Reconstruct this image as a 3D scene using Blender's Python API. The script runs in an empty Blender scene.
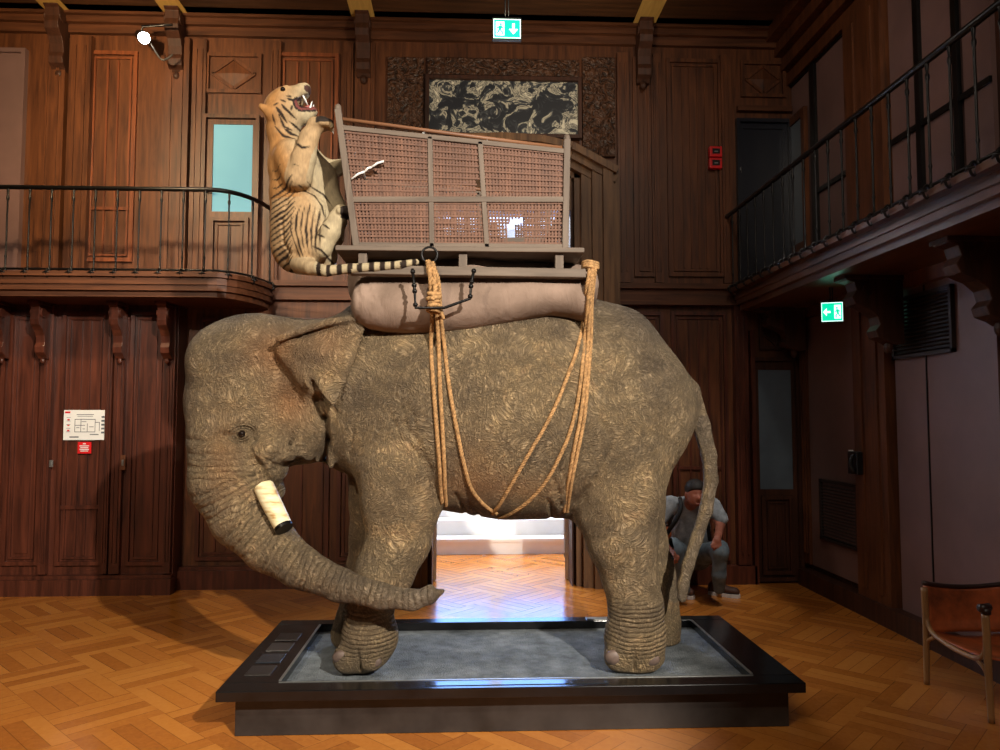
import bpy, math, random
import numpy as np
from mathutils import Vector, Matrix
from mathutils.bvhtree import BVHTree
random.seed(7)
C = bpy.context.scene.collection
PI = math.pi

# ------------------------------------------------------------------ camera
CAM = Vector((0, 0, 1.55)); TH = math.radians(2.5); PH = math.radians(3.4); FPX = 750.0
FW = Vector((math.sin(TH)*math.cos(PH), math.cos(TH)*math.cos(PH), math.sin(PH)))
RT = Vector((math.cos(TH), -math.sin(TH), 0)); UP = RT.cross(FW)
def ray(px, py): return FW*FPX + RT*(px-500) + UP*(375-py)
def at(px, py, Y):
    d = ray(px, py); return CAM + d*(Y/d.y)
def atX(px, py, X):
    d = ray(px, py); return CAM + d*(X/d.x)
def atZ(px, py, Z):
    d = ray(px, py); return CAM + d*((Z-CAM.z)/d.z)
cd = bpy.data.cameras.new('camera'); cam = bpy.data.objects.new('camera', cd); C.objects.link(cam)
cd.sensor_width = 36; cd.lens = 27; cd.clip_start = 0.05
cam.location = CAM; cam.rotation_euler = (math.radians(90)+PH, 0, -TH)
bpy.context.scene.camera = cam
vs = bpy.context.scene.view_settings
vs.view_transform = 'Standard'; vs.look = 'None'; vs.gamma = 1; vs.use_curve_mapping = False; vs.exposure = 0.0

# ------------------------------------------------------------------ materials
def lin(c):
    return tuple((v/12.92 if v <= .04045 else ((v+.055)/1.055)**2.4) for v in [x/255 for x in c]) + (1,)
class NT:
    def __init__(s, name):
        s.m = bpy.data.materials.new(name); s.m.use_nodes = True
        s.t = s.m.node_tree; s.b = s.t.nodes['Principled BSDF']; s._c = None
    def n(s, typ, **kw):
        x = s.t.nodes.new(typ)
        for k, v in kw.items():
            if isinstance(k, str) and hasattr(x, k): setattr(x, k, v)
        return x
    def l(s, a, b): s.t.links.new(a, b)
    def co(s):
        if not s._c: s._c = s.n('ShaderNodeTexCoord')
        return s._c.outputs['Object']
    def mp(s, scale=(1,1,1), rot=(0,0,0), src=None):
        m = s.n('ShaderNodeMapping'); m.inputs['Scale'].default_value = scale; m.inputs['Rotation'].default_value = rot
        s.l(src or s.co(), m.inputs['Vector']); return m.outputs[0]
    def noise(s, vec, scale, detail=3, rough=.5, dist=0):
        x = s.n('ShaderNodeTexNoise'); s.l(vec, x.inputs['Vector'])
        x.inputs['Scale'].default_value = scale; x.inputs['Detail'].default_value = detail
        x.inputs['Roughness'].default_value = rough; x.inputs['Distortion'].default_value = dist
        return x.outputs['Fac']
    def math(s, op, a, b=None, c=None):
        x = s.n('ShaderNodeMath'); x.operation = op
        for i, v in enumerate((a, b, c)):
            if v is None: continue
            if isinstance(v, (int, float)): x.inputs[i].default_value = v
            else: s.l(v, x.inputs[i])
        return x.outputs[0]
    def ramp(s, fac, stops):
        x = s.n('ShaderNodeValToRGB'); s.l(fac, x.inputs[0]); e = x.color_ramp.elements
        while len(e) < len(stops): e.new(.5)
        for el, (p, c) in zip(e, stops): el.position = p; el.color = c if len(c) == 4 else lin(c)
        return x.outputs[0]
    def mix(s, fac, a, b, mode='MIX'):
        x = s.n('ShaderNodeMixRGB'); x.blend_type = mode
        for i, v in enumerate((fac, a, b)):
            if isinstance(v, (int, float)): x.inputs[i].default_value = v
            elif isinstance(v, tuple): x.inputs[i].default_value = v if len(v) == 4 else lin(v)
            else: s.l(v, x.inputs[i])
        return x.outputs[0]
    def col(s, c):
        if isinstance(c, tuple): s.b.inputs['Base Color'].default_value = c if len(c) == 4 else lin(c)
        else: s.l(c, s.b.inputs['Base Color'])
    def bump(s, h, strength=.5, dist=.01):
        x = s.n('ShaderNodeBump'); x.inputs['Strength'].default_value = strength; x.inputs['Distance'].default_value = dist
        s.l(h, x.inputs['Height']); s.l(x.outputs[0], s.b.inputs['Normal'])
    def attr(s, name):
        x = s.n('ShaderNodeAttribute'); x.attribute_name = name; return x
    def set(s, rough=.5, metal=0, spec=.5):
        s.b.inputs['Roughness'].default_value = rough; s.b.inputs['Metallic'].default_value = metal
        s.b.inputs['Specular IOR Level'].default_value = spec; return s
def wood(name, dark, light, rough=.38, scale=1.0, axis='z', spec=.5):
    t = NT(name).set(rough, 0, spec)
    sc = {'z': (14, 14, 1.1), 'x': (1.1, 14, 14), 'y': (14, 1.1, 14)}[axis]
    v = t.mp(tuple(k*scale for k in sc))
    a = t.noise(v, 1.6, 5, .6, .6); b = t.noise(t.co(), 1.1, 2)
    f = t.math('ADD', t.math('MULTIPLY', a, .75), t.math('MULTIPLY', b, .3))
    t.col(t.ramp(f, [(.34, dark), (.72, light)])); t.bump(a, .25, .003); return t.m
def plain(name, c, rough=.5, metal=0, spec=.5, var=.12, sc=9):
    t = NT(name).set(rough, metal, spec)
    n = t.noise(t.co(), sc, 4, .6)
    lo = tuple(max(0, v*(1-var)) for v in c); hi = tuple(min(255, v*(1+var)) for v in c)
    t.col(t.ramp(n, [(.3, lo), (.7, hi)])); t.bump(n, .12, .004); return t.m
def emit(name, c, strength):
    t = NT(name).set(.5)
    n = t.noise(t.co(), 3, 1)
    t.col(t.ramp(n, [(.4, c), (.6, c)]))
    t.b.inputs['Emission Color'].default_value = lin(c); t.b.inputs['Emission Strength'].default_value = strength
    return t.m
M = {}
M['oak'] = wood('panelling wood', (48, 24, 14), (112, 66, 38), .45, spec=.35)
M['oak_red'] = wood('planked panel wood', (70, 32, 16), (140, 76, 42), .4)
M['oak_low'] = wood('lower panelling wood', (42, 19, 13), (98, 50, 34), .36)
M['oak_dark'] = wood('door wood', (36, 20, 14), (78, 46, 32), .5, spec=.3)
M['oakh'] = wood('horizontal moulding wood', (52, 27, 15), (104, 62, 38), .5, axis='x', spec=.3)
M['oaky'] = wood('balcony edge wood', (52, 30, 18), (108, 68, 42), .36, axis='y')
M['gold'] = wood('painted beam', (120, 92, 40), (176, 142, 72), .4, axis='y')
M['ceil'] = wood('ceiling wood', (46, 28, 16), (92, 60, 36), .45, axis='x')
M['mauve'] = plain('mauve panel paint', (112, 86, 82), .42, sc=1.2, var=.1)
M['iron'] = plain('black iron', (24, 22, 22), .35, .6, var=.3)
M['plate'] = plain('plinth black', (22, 21, 22), .16, .2, .6, var=.25)
M['side'] = plain('plinth side', (52, 48, 46), .32, .2, .5, var=.25, sc=4)
M['silver'] = plain('silver strip', (170, 170, 168), .3, .8, var=.05)
M['glossplate'] = plain('polished panel', (70, 74, 82), .08, .6, var=.05)
M['ivory'] = NT('ivory')
_t = M['ivory']; _t.set(.35); _v = _t.mp((9, 9, 40), (0, .6, 0)); _t.col(_t.ramp(_t.noise(_v, 1.2, 4), [(.3, (176, 132, 74)), (.48, (222, 206, 160)), (.7, (236, 228, 198))])); M['ivory'] = _t.m
M['hframe'] = wood('weathered grey wood', (74, 62, 52), (118, 102, 88), .7, axis='x')
M['hframez'] = wood('weathered grey upright', (74, 62, 52), (118, 102, 88), .7, axis='z')
M['hrail'] = wood('brown rail', (92, 58, 38), (140, 96, 64), .55, axis='x')
M['cane'] = wood('woven cane', (78, 52, 40), (120, 82, 62), .7, 2.0)
M['cane_light'] = wood('pale woven cane', (140, 84, 54), (184, 126, 84), .6, 2.0)
M['pad'] = NT('canvas pad'); _t = M['pad']; _t.set(.9, 0, .2)
_w = _t.noise(_t.co(), 260, 2); _f = _t.noise(_t.mp((6, 6, 2)), 1.6, 5, .6, 1.0)
_t.col(_t.ramp(_t.noise(_t.co(), 5, 4), [(.3, (112, 94, 82)), (.7, (148, 126, 112))])); _t.bump(_t.math('ADD', _t.math('MULTIPLY', _w, .1), _f), .5, .025); M['pad'] = _t.m
M['rope'] = plain('hemp rope', (158, 122, 82), .85, 0, .2, .25, 60)
M['leather'] = plain('cognac leather', (150, 76, 40), .35, 0, .5, .3, 7)
M['leather_dark'] = plain('dark leather edge', (44, 26, 22), .35, 0, .5, .2, 7)
M['beech'] = wood('pale bent wood', (126, 90, 54), (176, 134, 88), .4)
M['white'] = plain('white board', (226, 226, 224), .5, var=.02)
M['ink'] = plain('grey print', (92, 96, 104), .6, var=.02)
M['red'] = plain('signal red', (206, 26, 30), .4, var=.05)
M['blackp'] = plain('black plastic', (18, 18, 20), .35, var=.1)
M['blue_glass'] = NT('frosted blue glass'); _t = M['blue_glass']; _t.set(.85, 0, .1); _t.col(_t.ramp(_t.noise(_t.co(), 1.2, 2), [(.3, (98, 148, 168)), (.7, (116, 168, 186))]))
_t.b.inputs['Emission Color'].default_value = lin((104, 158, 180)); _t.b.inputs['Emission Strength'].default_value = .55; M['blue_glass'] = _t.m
M['dim_glass'] = plain('dim frosted glass', (84, 96, 108), .3, var=.1, sc=2)
M['dark_glass'] = plain('dark upper door paint', (20, 24, 34), .3, var=.15, sc=2)
M['marble'] = plain('white marble steps', (232, 230, 226), .35, var=.03, sc=2)
M['hallwall'] = plain('pale hall plaster', (224, 226, 228), .6, var=.03)
M['sky'] = emit('hall window daylight', (120, 170, 255), 5.5)
M['green'] = emit('exit sign green', (0, 185, 140), 1.7)
M['signw'] = emit('exit sign white', (225, 255, 245), 1.7)
M['lamp'] = emit('lamp lens', (255, 250, 240), 60)
M['grille'] = plain('dark grille metal', (48, 40, 38), .5, .3)
M['pot'] = plain('grey metal', (88, 84, 80), .4, .5)

def floor_mat():
    t = NT('oak parquet').set(.16, 0, .5)
    sx = t.n('ShaderNodeSeparateXYZ'); t.l(t.mp((1, 1, 1), (0, 0, math.radians(45))), sx.inputs[0])
    x, y = sx.outputs[0], sx.outputs[1]
    P, W = .9, .115
    u = t.math('DIVIDE', x, P); half = t.math('FLOOR', t.math('MULTIPLY', u, 2))
    sq = t.math('FLOOR', t.math('DIVIDE', y, P/2))
    par = t.math('MODULO', t.math('ABSOLUTE', t.math('ADD', half, sq)), 2)
    # blocks of planks laid alternately along the two directions
    a = t.math('ADD', t.math('MULTIPLY', x, par), t.math('MULTIPLY', y, t.math('SUBTRACT', 1, par)))
    b = t.math('DIVIDE', a, W/1.28); fl = t.math('FLOOR', b); fr = t.math('SUBTRACT', b, fl)
    cmb = t.n('ShaderNodeCombineXYZ'); t.l(half, cmb.inputs[0]); t.l(fl, cmb.inputs[1]); t.l(sq, cmb.inputs[2])
    wn = t.n('ShaderNodeTexWhiteNoise'); t.l(cmb.outputs[0], wn.inputs[0])
    g = t.noise(t.mp((5, 5, 5)), 6, 5, .6, .8); big = t.noise(t.co(), .5, 3)
    f = t.math('ADD', t.math('ADD', t.math('MULTIPLY', wn.outputs[0], .42), t.math('MULTIPLY', g, .4)), t.math('MULTIPLY', big, .25))
    c = t.ramp(f, [(.2, (148, 84, 32)), (.55, (182, 112, 46)), (.9, (200, 132, 60))])
    gap = t.math('LESS_THAN', fr, .045)
    c2 = t.mix(t.math('MULTIPLY', gap, .6), c, (84, 46, 18))
    t.col(c2); 
    r = t.n('ShaderNodeMapRange'); t.l(t.noise(t.co(), 2.2, 4), r.inputs[0]); r.inputs[3].default_value = .1; r.inputs[4].default_value = .24
    t.l(r.outputs[0], t.b.inputs['Roughness'])
    t.bump(t.math('ADD', t.math('MULTIPLY', gap, -.6), t.math('MULTIPLY', t.noise(t.co(), 3, 2), 1.2)), .12, .006)
    return t.m
M['floor'] = floor_mat()
def gravel_mat():
    t = NT('grey gravel').set(.9, 0, .2)
    v = t.n('ShaderNodeTexVoronoi'); t.l(t.co(), v.inputs['Vector']); v.inputs['Scale'].default_value = 110
    n = t.noise(t.co(), 7, 5, .65); 
    c = t.ramp(n, [(.3, (92, 98, 102)), (.7, (148, 154, 158))])
    t.col(t.mix(.5, c, t.ramp(v.outputs['Distance'], [(.1, (150, 152, 154)), (.7, (80, 80, 82))]), 'SOFT_LIGHT')); t.bump(v.outputs['Distance'], .8, .01); return t.m
M['gravel'] = gravel_mat()
def painting_mat():
    t = NT('dark monochrome figure painting').set(.5)
    n = t.noise(t.mp((1, 1, 1)), 6.0, 4, .6, 1.6)
    m = t.noise(t.mp((1, 1, 1)), 2.2, 3)
    f = t.math('ADD', t.math('MULTIPLY', n, .9), t.math('MULTIPLY', m, .12))
    t.col(t.ramp(f, [(.46, (22, 26, 36)), (.52, (66, 70, 76)), (.55, (206, 200, 180)), (.6, (70, 70, 72)), (.66, (226, 220, 200))])); return t.m
M['painting'] = painting_mat()
def carved_mat():
    t = NT('carved wood').set(.4)
    n = t.noise(t.co(), 13, 3, .5, 2.5)
    t.col(t.ramp(n, [(.35, (40, 24, 16)), (.65, (96, 62, 42))])); t.bump(n, 1, .04); return t.m
M['carved'] = carved_mat()
def skin_mat():
    t = NT('elephant hide').set(.72, 0, .3)
    A = t.attr('region'); sp = t.n('ShaderNodeSeparateColor'); t.l(A.outputs['Color'], sp.inputs[0])
    ring, grey, folds = sp.outputs[0], sp.outputs[1], sp.outputs[2]
    U = t.attr('ring_u').outputs['Fac']
    base = t.noise(t.co(), 3.2, 6, .65, .5); fine = t.noise(t.co(), 26, 5, .7)
    warm = t.ramp(base, [(.32, (136, 120, 100)), (.5, (180, 158, 126)), (.66, (210, 185, 141))])
    cool = t.ramp(base, [(.32, (108, 99, 94)), (.68, (160, 148, 136))])
    c = t.mix(grey, warm, cool)
    c = t.mix(.35, c, t.ramp(fine, [(.35, (70, 62, 52)), (.7, (196, 180, 150))]), 'OVERLAY')
    # ridged wrinkles
    dv = t.n('ShaderNodeTexNoise'); t.l(t.co(), dv.inputs['Vector']); dv.inputs['Scale'].default_value = 3.0
    add = t.n('ShaderNodeVectorMath'); add.operation = 'MULTIPLY_ADD'; t.l(dv.outputs['Color'], add.inputs[0]); add.inputs[1].default_value = (.35, .35, .35); t.l(t.co(), add.inputs[2])
    v1 = t.mp((1.0, 1.0, .42), (0, .35, 0), add.outputs[0])
    w1 = t.noise(v1, 46, 4, .6, .5); r1 = t.math('ABSOLUTE', t.math('SUBTRACT', w1, .5))
    v2 = t.mp((.45, 1.0, 1.1), (0, -.25, 0), add.outputs[0])
    w2 = t.noise(v2, 60, 4, .6, .4); r2 = t.math('ABSOLUTE', t.math('SUBTRACT', w2, .5))
    r1 = t.math('MINIMUM', t.math('MULTIPLY', r1, 7), 1); r2 = t.math('MINIMUM', t.math('MULTIPLY', r2, 7), 1)
    h = t.math('ADD', t.math('MULTIPLY', r1, .6), t.math('MULTIPLY', r2, .45))
    un = t.math('ADD', t.math('MULTIPLY', U, 190), t.math('MULTIPLY', t.noise(t.co(), 9, 3), 9))
    rg = t.math('MULTIPLY', t.math('ADD', t.math('SINE', un), 1), .5)
    rg = t.math('MULTIPLY', t.math('POWER', rg, .35), ring)
    h = t.math('ADD', h, t.math('MULTIPLY', rg, 1.2))
    h = t.math('ADD', h, t.math('MULTIPLY', fine, .35))
    c = t.mix(t.math('MULTIPLY', t.math('SUBTRACT', 1, r1), .55), c, (66, 54, 40))  # furrows darkened in the colour: painted shade that deepens the wrinkles
    c = t.mix(t.math('MULTIPLY', t.math('SUBTRACT', 1, r2), .45), c, (70, 58, 42))
    c = t.mix(t.math('MULTIPLY', t.math('MULTIPLY', t.math('SUBTRACT', 1, rg), ring), .3), c, (84, 72, 58))  # same painted shade between the trunk and leg rings
    c = t.mix(t.math('MULTIPLY', folds, t.math('MULTIPLY', base, 1.3)), c, (168, 112, 66))
    t.col(c); t.bump(h, 1.0, .013); return t.m
M['skin'] = skin_mat()
def fur_mat(name):
    t = NT(name).set(.8, 0, .2)
    A = t.attr('coat'); n = t.noise(t.mp((1, 1, .3)), 90, 3, .6)
    t.col(t.mix(.25, A.outputs['Color'], t.ramp(n, [(.3, (60, 50, 40)), (.7, (210, 200, 180))]), 'OVERLAY')); t.bump(n, .5, .004); return t.m
M['fur'] = fur_mat('tiger coat')
M['nail'] = plain('toenail horn', (92, 76, 68), .5, var=.2, sc=20)
M['eye'] = plain('dark eye', (26, 18, 14), .08, var=.1)
M['shirt'] = plain('heather grey cotton', (140, 146, 152), .9, 0, .2, .15, 20)
M['jeans'] = plain('faded grey denim', (92, 104, 112), .85, 0, .2, .2, 14)
M['skin_p'] = plain('skin', (150, 92, 74), .5, 0, .4, .08, 12)
M['hair'] = plain('dark hair', (26, 20, 18), .7, var=.3, sc=60)
M['strap'] = plain('black webbing', (14, 14, 16), .7, var=.1)
M['shoe'] = plain('brown suede', (70, 42, 30), .7, var=.15)
M['sole'] = plain('white rubber sole', (196, 190, 184), .6, var=.05)
M['gum'] = plain('mouth flesh', (150, 84, 80), .4, var=.2, sc=30)

# ------------------------------------------------------------------ object helpers
def tag(o, label=None, cat=None, group=None, kind=None):
    if label: o['label'] = label
    if cat: o['category'] = cat
    if group: o['group'] = group
    if kind: o['kind'] = kind
    return o
def empty(name, loc, label, cat, group=None):
    o = bpy.data.objects.new(name, None); C.objects.link(o); o.location = loc; o.empty_display_size = .1
    return tag(o, label, cat, group)
def base_of(o):
    v = Vector((0, 0, 0))
    while o is not None: v += o.location; o = o.parent
    return v
class MB:
    def __init__(s): s.v = []; s.f = []
    def quad(s, pts):
        n = len(s.v); s.v += [tuple(p) for p in pts]; s.f.append(tuple(range(n, n+len(pts))))
    def box(s, x0, y0, z0, x1, y1, z1):
        if x0 > x1: x0, x1 = x1, x0
        if y0 > y1: y0, y1 = y1, y0
        if z0 > z1: z0, z1 = z1, z0
        n = len(s.v)
        s.v += [(x0,y0,z0),(x1,y0,z0),(x1,y1,z0),(x0,y1,z0),(x0,y0,z1),(x1,y0,z1),(x1,y1,z1),(x0,y1,z1)]
        s.f += [tuple(n+i for i in q) for q in ((0,3,2,1),(4,5,6,7),(0,1,5,4),(1,2,6,5),(2,3,7,6),(3,0,4,7))]
    def bar(s, a, b, w, h, up=(0,0,1)):
        a, b = Vector(a), Vector(b); d = (b-a).normalized(); u = Vector(up)
        r = d.cross(u).normalized(); u = r.cross(d).normalized(); n = len(s.v)
        for p in (a, b):
            for sx, sz in ((-1,-1),(1,-1),(1,1),(-1,1)): s.v.append(tuple(p + r*(sx*w/2) + u*(sz*h/2)))
        s.f += [tuple(n+i for i in q) for q in ((0,1,2,3),(7,6,5,4),(0,4,5,1),(1,5,6,2),(2,6,7,3),(3,7,4,0))]
    def tube(s, pts, r, n=8, cap=True):
        pts = [Vector(p) for p in pts]; rs = r if isinstance(r, (list, tuple)) else [r]*len(pts)
        m = len(s.v); ref = None
        for i, p in enumerate(pts):
            d = (pts[min(i+1, len(pts)-1)] - pts[max(i-1, 0)]).normalized()
            if ref is None:
                ref = Vector((0,0,1)) if abs(d.z) < .9 else Vector((1,0,0))
            a = (ref - d*ref.dot(d)).normalized(); b = d.cross(a); ref = a
            for k in range(n):
                t = 2*PI*k/n; s.v.append(tuple(p + (a*math.cos(t) + b*math.sin(t))*rs[i]))
        for i in range(len(pts)-1):
            for k in range(n):
                k2 = (k+1) % n; s.f.append((m+i*n+k, m+i*n+k2, m+(i+1)*n+k2, m+(i+1)*n+k))
        if cap:
            s.f.append(tuple(m+k for k in range(n))[::-1]); s.f.append(tuple(m+(len(pts)-1)*n+k for k in range(n)))
    def lathe(s, base, prof, n=12):
        b = Vector(base); m = len(s.v)
        for (r, z) in prof:
            for k in range(n):
                t = 2*PI*k/n; s.v.append((b.x+r*math.cos(t), b.y+r*math.sin(t), b.z+z))
        for i in range(len(prof)-1):
            for k in range(n):
                k2 = (k+1) % n; s.f.append((m+i*n+k, m+i*n+k2, m+(i+1)*n+k2, m+(i+1)*n+k))
        s.f.append(tuple(m+k for k in range(n))[::-1]); s.f.append(tuple(m+(len(prof)-1)*n+k for k in range(n)))
    def prism(s, poly, fn0, fn1):
        n = len(s.v); k = len(poly)
        s.v += [tuple(fn0(*p)) for p in poly] + [tuple(fn1(*p)) for p in poly]
        s.f.append(tuple(range(n, n+k))[::-1]); s.f.append(tuple(range(n+k, n+2*k)))
        for i in range(k): j = (i+1) % k; s.f.append((n+i, n+j, n+k+j, n+k+i))
    def ball(s, c, r, sc=(1,1,1), n=12, m=8):
        c = Vector(c); prof = []
        b = len(s.v)
        for i in range(m+1):
            a = -PI/2 + PI*i/m
            for k in range(n):
                t = 2*PI*k/n
                rr = max(math.cos(a), 1e-3)
                s.v.append((c.x+r*sc[0]*rr*math.cos(t), c.y+r*sc[1]*rr*math.sin(t), c.z+r*sc[2]*math.sin(a)))
        for i in range(m):
            for k in range(n):
                k2 = (k+1) % n; s.f.append((b+i*n+k, b+i*n+k2, b+(i+1)*n+k2, b+(i+1)*n+k))
        s.f.append(tuple(b+k for k in range(n))[::-1]); s.f.append(tuple(b+m*n+k for k in range(n)))
    def build(s, name, mat, parent=None, smooth=False, bevel=0, origin=None):
        off = base_of(parent) if parent else Vector(origin or (0, 0, 0))
        me = bpy.data.meshes.new(name)
        me.from_pydata([(a-off.x, b-off.y, c-off.z) for a, b, c in s.v], [], s.f); me.update()
        import bmesh
        bm = bmesh.new(); bm.from_mesh(me); bmesh.ops.recalc_face_normals(bm, faces=bm.faces[:]); bm.to_mesh(me); bm.free()
        if smooth:
            me.polygons.foreach_set('use_smooth', [True]*len(me.polygons))
        me.materials.append(mat)
        o = bpy.data.objects.new(name, me); C.objects.link(o)
        if parent: o.parent = parent
        elif origin: o.location = origin
        if bevel:
            b = o.modifiers.new('bevel', 'BEVEL'); b.width = bevel; b.segments = 2; b.limit_method = 'ANGLE'
        if smooth == 'auto':
            e = o.modifiers.new('split', 'EDGE_SPLIT'); e.split_angle = math.radians(40)
        return o
def struct(mb, name, mat, **k):
    o = mb.build(name, mat, **k); o['kind'] = 'structure'; return o
def catmull(P, n=8):
    P = [Vector(p) for p in P]; out = []
    for i in range(len(P)-1):
        p0 = P[max(i-1, 0)]; p1 = P[i]; p2 = P[i+1]; p3 = P[min(i+2, len(P)-1)]
        for k in range(n):
            t = k/n
            out.append(.5*((2*p1) + (p2-p0)*t + (2*p0-5*p1+4*p2-p3)*t*t + (3*p1-p0-3*p2+p3)*t**3))
    out.append(P[-1]); return out

# ------------------------------------------------------------------ implicit surfaces
def surface_nets(F, org, h):
    S = F < 0; nx, ny, nz = F.shape
    cs = [(i, j, k) for i in (0, 1) for j in (0, 1) for k in (0, 1)]
    cnt = np.zeros((nx-1, ny-1, nz-1), np.int8)
    for (i, j, k) in cs: cnt += S[i:nx-1+i, j:ny-1+j, k:nz-1+k]
    cells = np.argwhere((cnt > 0) & (cnt < 8)); idx = -np.ones(cnt.shape, np.int64)
    idx[cells[:,0], cells[:,1], cells[:,2]] = np.arange(len(cells))
    val = {c: F[cells[:,0]+c[0], cells[:,1]+c[1], cells[:,2]+c[2]] for c in cs}
    acc = np.zeros((len(cells), 3)); num = np.zeros(len(cells))
    for a in cs:
        for ax in range(3):
            if a[ax]: continue
            b = list(a); b[ax] = 1; b = tuple(b)
            va, vb = val[a], val[b]; x = (va < 0) != (vb < 0)
            t = np.where(x, va/np.where(x, va-vb, 1), 0)
            p = np.tile(np.array(a, float), (len(cells), 1)); p[:, ax] += t
            acc += p*x[:, None]; num += x
    V = (cells + acc/num[:, None])*h + np.array(org)
    Q = []
    for ax in range(3):
        o1, o2 = [(1, 2), (2, 0), (0, 1)][ax]
        sl0 = [slice(1, -1)]*3; sl1 = [slice(1, -1)]*3; sl0[ax] = slice(0, -1); sl1[ax] = slice(1, None)
        a = S[tuple(sl0)]; b = S[tuple(sl1)]; e = np.argwhere(a != b)
        sg = a[e[:,0], e[:,1], e[:,2]]
        off = np.array([1, 1, 1]); off[ax] = 0; e = e + off
        def cid(d1, d2):
            c = e.copy(); c[:, o1] += d1; c[:, o2] += d2; return idx[c[:,0], c[:,1], c[:,2]]
        q = np.stack([cid(-1, -1), cid(0, -1), cid(0, 0), cid(-1, 0)], 1)
        q[~sg] = q[~sg][:, ::-1]; Q.append(q)
    return V, np.concatenate(Q)
class SDF:
    def __init__(s, lo, hi, h):
        s.lo = np.array(lo, float); s.h = h; n = np.ceil((np.array(hi)-s.lo)/h).astype(int)+1
        s.n = n; s.ax = [s.lo[i] + h*np.arange(n[i]) for i in range(3)]
        s.F = np.full(tuple(n), .5, np.float32)
    def sl(s, lo, hi):
        r = []
        for i in range(3):
            a = int(max(0, math.floor((lo[i]-s.lo[i])/s.h))); b = int(min(s.n[i], math.ceil((hi[i]-s.lo[i])/s.h)+1)); r.append(slice(a, max(b, a)))
        return tuple(r)
    def grid(s, r):
        return (s.ax[0][r[0]][:, None, None].astype(np.float32), s.ax[1][r[1]][None, :, None].astype(np.float32), s.ax[2][r[2]][None, None, :].astype(np.float32))
    def merge(s, r, d, k, sub=False):
        f = s.F[r]
        if sub:
            d = -d; hh = np.clip(.5 - .5*(f-d)/k, 0, 1) if k else 0
            # smooth max
            hh = np.clip(.5 + .5*(d-f)/k, 0, 1); s.F[r] = f*(1-hh) + d*hh + k*hh*(1-hh)
        else:
            hh = np.clip(.5 + .5*(f-d)/k, 0, 1); s.F[r] = f*(1-hh) + d*hh - k*hh*(1-hh)
    def chain(s, nodes, ys=1.0, k=.05, sub=False):
        """nodes: (Vector, radius); ys: thickness ratio along Y"""
        for (a, ra), (b, rb) in zip(nodes[:-1], nodes[1:]):
            R = max(ra, rb) + k*1.2 + .03; Ry = max(ra, rb)*max(ys, 1) + k*1.2 + .03
            lo = [min(a[i], b[i]) - (Ry if i == 1 else R) for i in range(3)]; hi = [max(a[i], b[i]) + (Ry if i == 1 else R) for i in range(3)]
            r = s.sl(lo, hi); X, Y, Z = s.grid(r)
            if 0 in s.F[r].shape: continue
            ax, ay, az = a; bx, by, bz = b
            dx, dy, dz = bx-ax, (by-ay)/ys, bz-az; L = dx*dx+dy*dy+dz*dz + 1e-12
            px = X-ax; py = (Y-ay)/ys; pz = Z-az
            t = np.clip((px*dx + py*dy + pz*dz)/L, 0, 1)
            d = np.sqrt((px-t*dx)**2 + (py-t*dy)**2 + (pz-t*dz)**2) - (ra + t*(rb-ra))
            if ys < 1: d = d*max(ys, .5)
            s.merge(r, d, k, sub)
    def ell(s, c, rad, k=.05, sub=False, tilt=0):
        m = max(rad) + k*1.2 + .03
        r = s.sl([c[i]-m for i in range(3)], [c[i]+m for i in range(3)]); X, Y, Z = s.grid(r)
        ct, st = math.cos(tilt), math.sin(tilt)
        x = (X-c[0]); z = (Z-c[2]); xr = x*ct + z*st; zr = -x*st + z*ct
        d = (np.sqrt((xr/rad[0])**2 + ((Y-c[1])/rad[1])**2 + (zr/rad[2])**2) - 1)*min(rad)
        s.merge(r, d, k, sub)
    def poly(s, pts, y0, th, k=.02, flare=None, rnd=0):
        """thin plate: polygon in XZ, at depth y0 (+ flare(X,Z)), half-thickness th"""
        xs = [p[0] for p in pts]; zs = [p[1] for p in pts]; m = .1
        r = s.sl([min(xs)-m, y0-.35, min(zs)-m], [max(xs)+m, y0+.35, max(zs)+m]); X, Y, Z = s.grid(r)
        d = None; ins = None
        n = len(pts)
        XX, ZZ = np.broadcast_arrays(X, Z); dd = np.full(XX.shape, 1e9, np.float32); inside = np.zeros(XX.shape, bool)
        for i in range(n):
            x0, z0 = pts[i]; x1, z1 = pts[(i+1) % n]; ex, ez = x1-x0, z1-z0
            t = np.clip(((XX-x0)*ex + (ZZ-z0)*ez)/(ex*ex+ez*ez), 0, 1)
            dd = np.minimum(dd, (XX-x0-t*ex)**2 + (ZZ-z0-t*ez)**2)
            c = (z0 > ZZ) != (z1 > ZZ); xi = x0 + (ZZ-z0)/(ez if abs(ez) > 1e-9 else 1e-9)*ex
            inside ^= c & (XX < xi)
        d2 = np.sqrt(dd)*np.where(inside, -1, 1) + th
        yc = y0 + (flare(X, Z) if flare else 0)
        dy = np.abs(Y-yc)
        a = np.maximum(d2, 0)
        D = np.where(d2 > 0, np.sqrt(a*a + dy*dy), dy) - th
        s.merge(r, D.astype(np.float32), k)
    def groove(s, pts, w, depth, ylo=-9, yhi=99):
        for (x0, z0), (x1, z1) in zip(pts[:-1], pts[1:]):
            m = 3*w; r = s.sl([min(x0, x1)-m, ylo, min(z0, z1)-m], [max(x0, x1)+m, yhi, max(z0, z1)+m]); X, Y, Z = s.grid(r)
            ex, ez = x1-x0, z1-z0
            t = np.clip(((X-x0)*ex + (Z-z0)*ez)/(ex*ex+ez*ez+1e-12), 0, 1)
            q = (X-x0-t*ex)**2 + (Z-z0-t*ez)**2
            s.F[r] = np.maximum(s.F[r], s.F[r] + 0) + (depth*np.exp(-q/(w*w))).astype(np.float32)*np.ones_like(s.F[r])*.6
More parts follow.
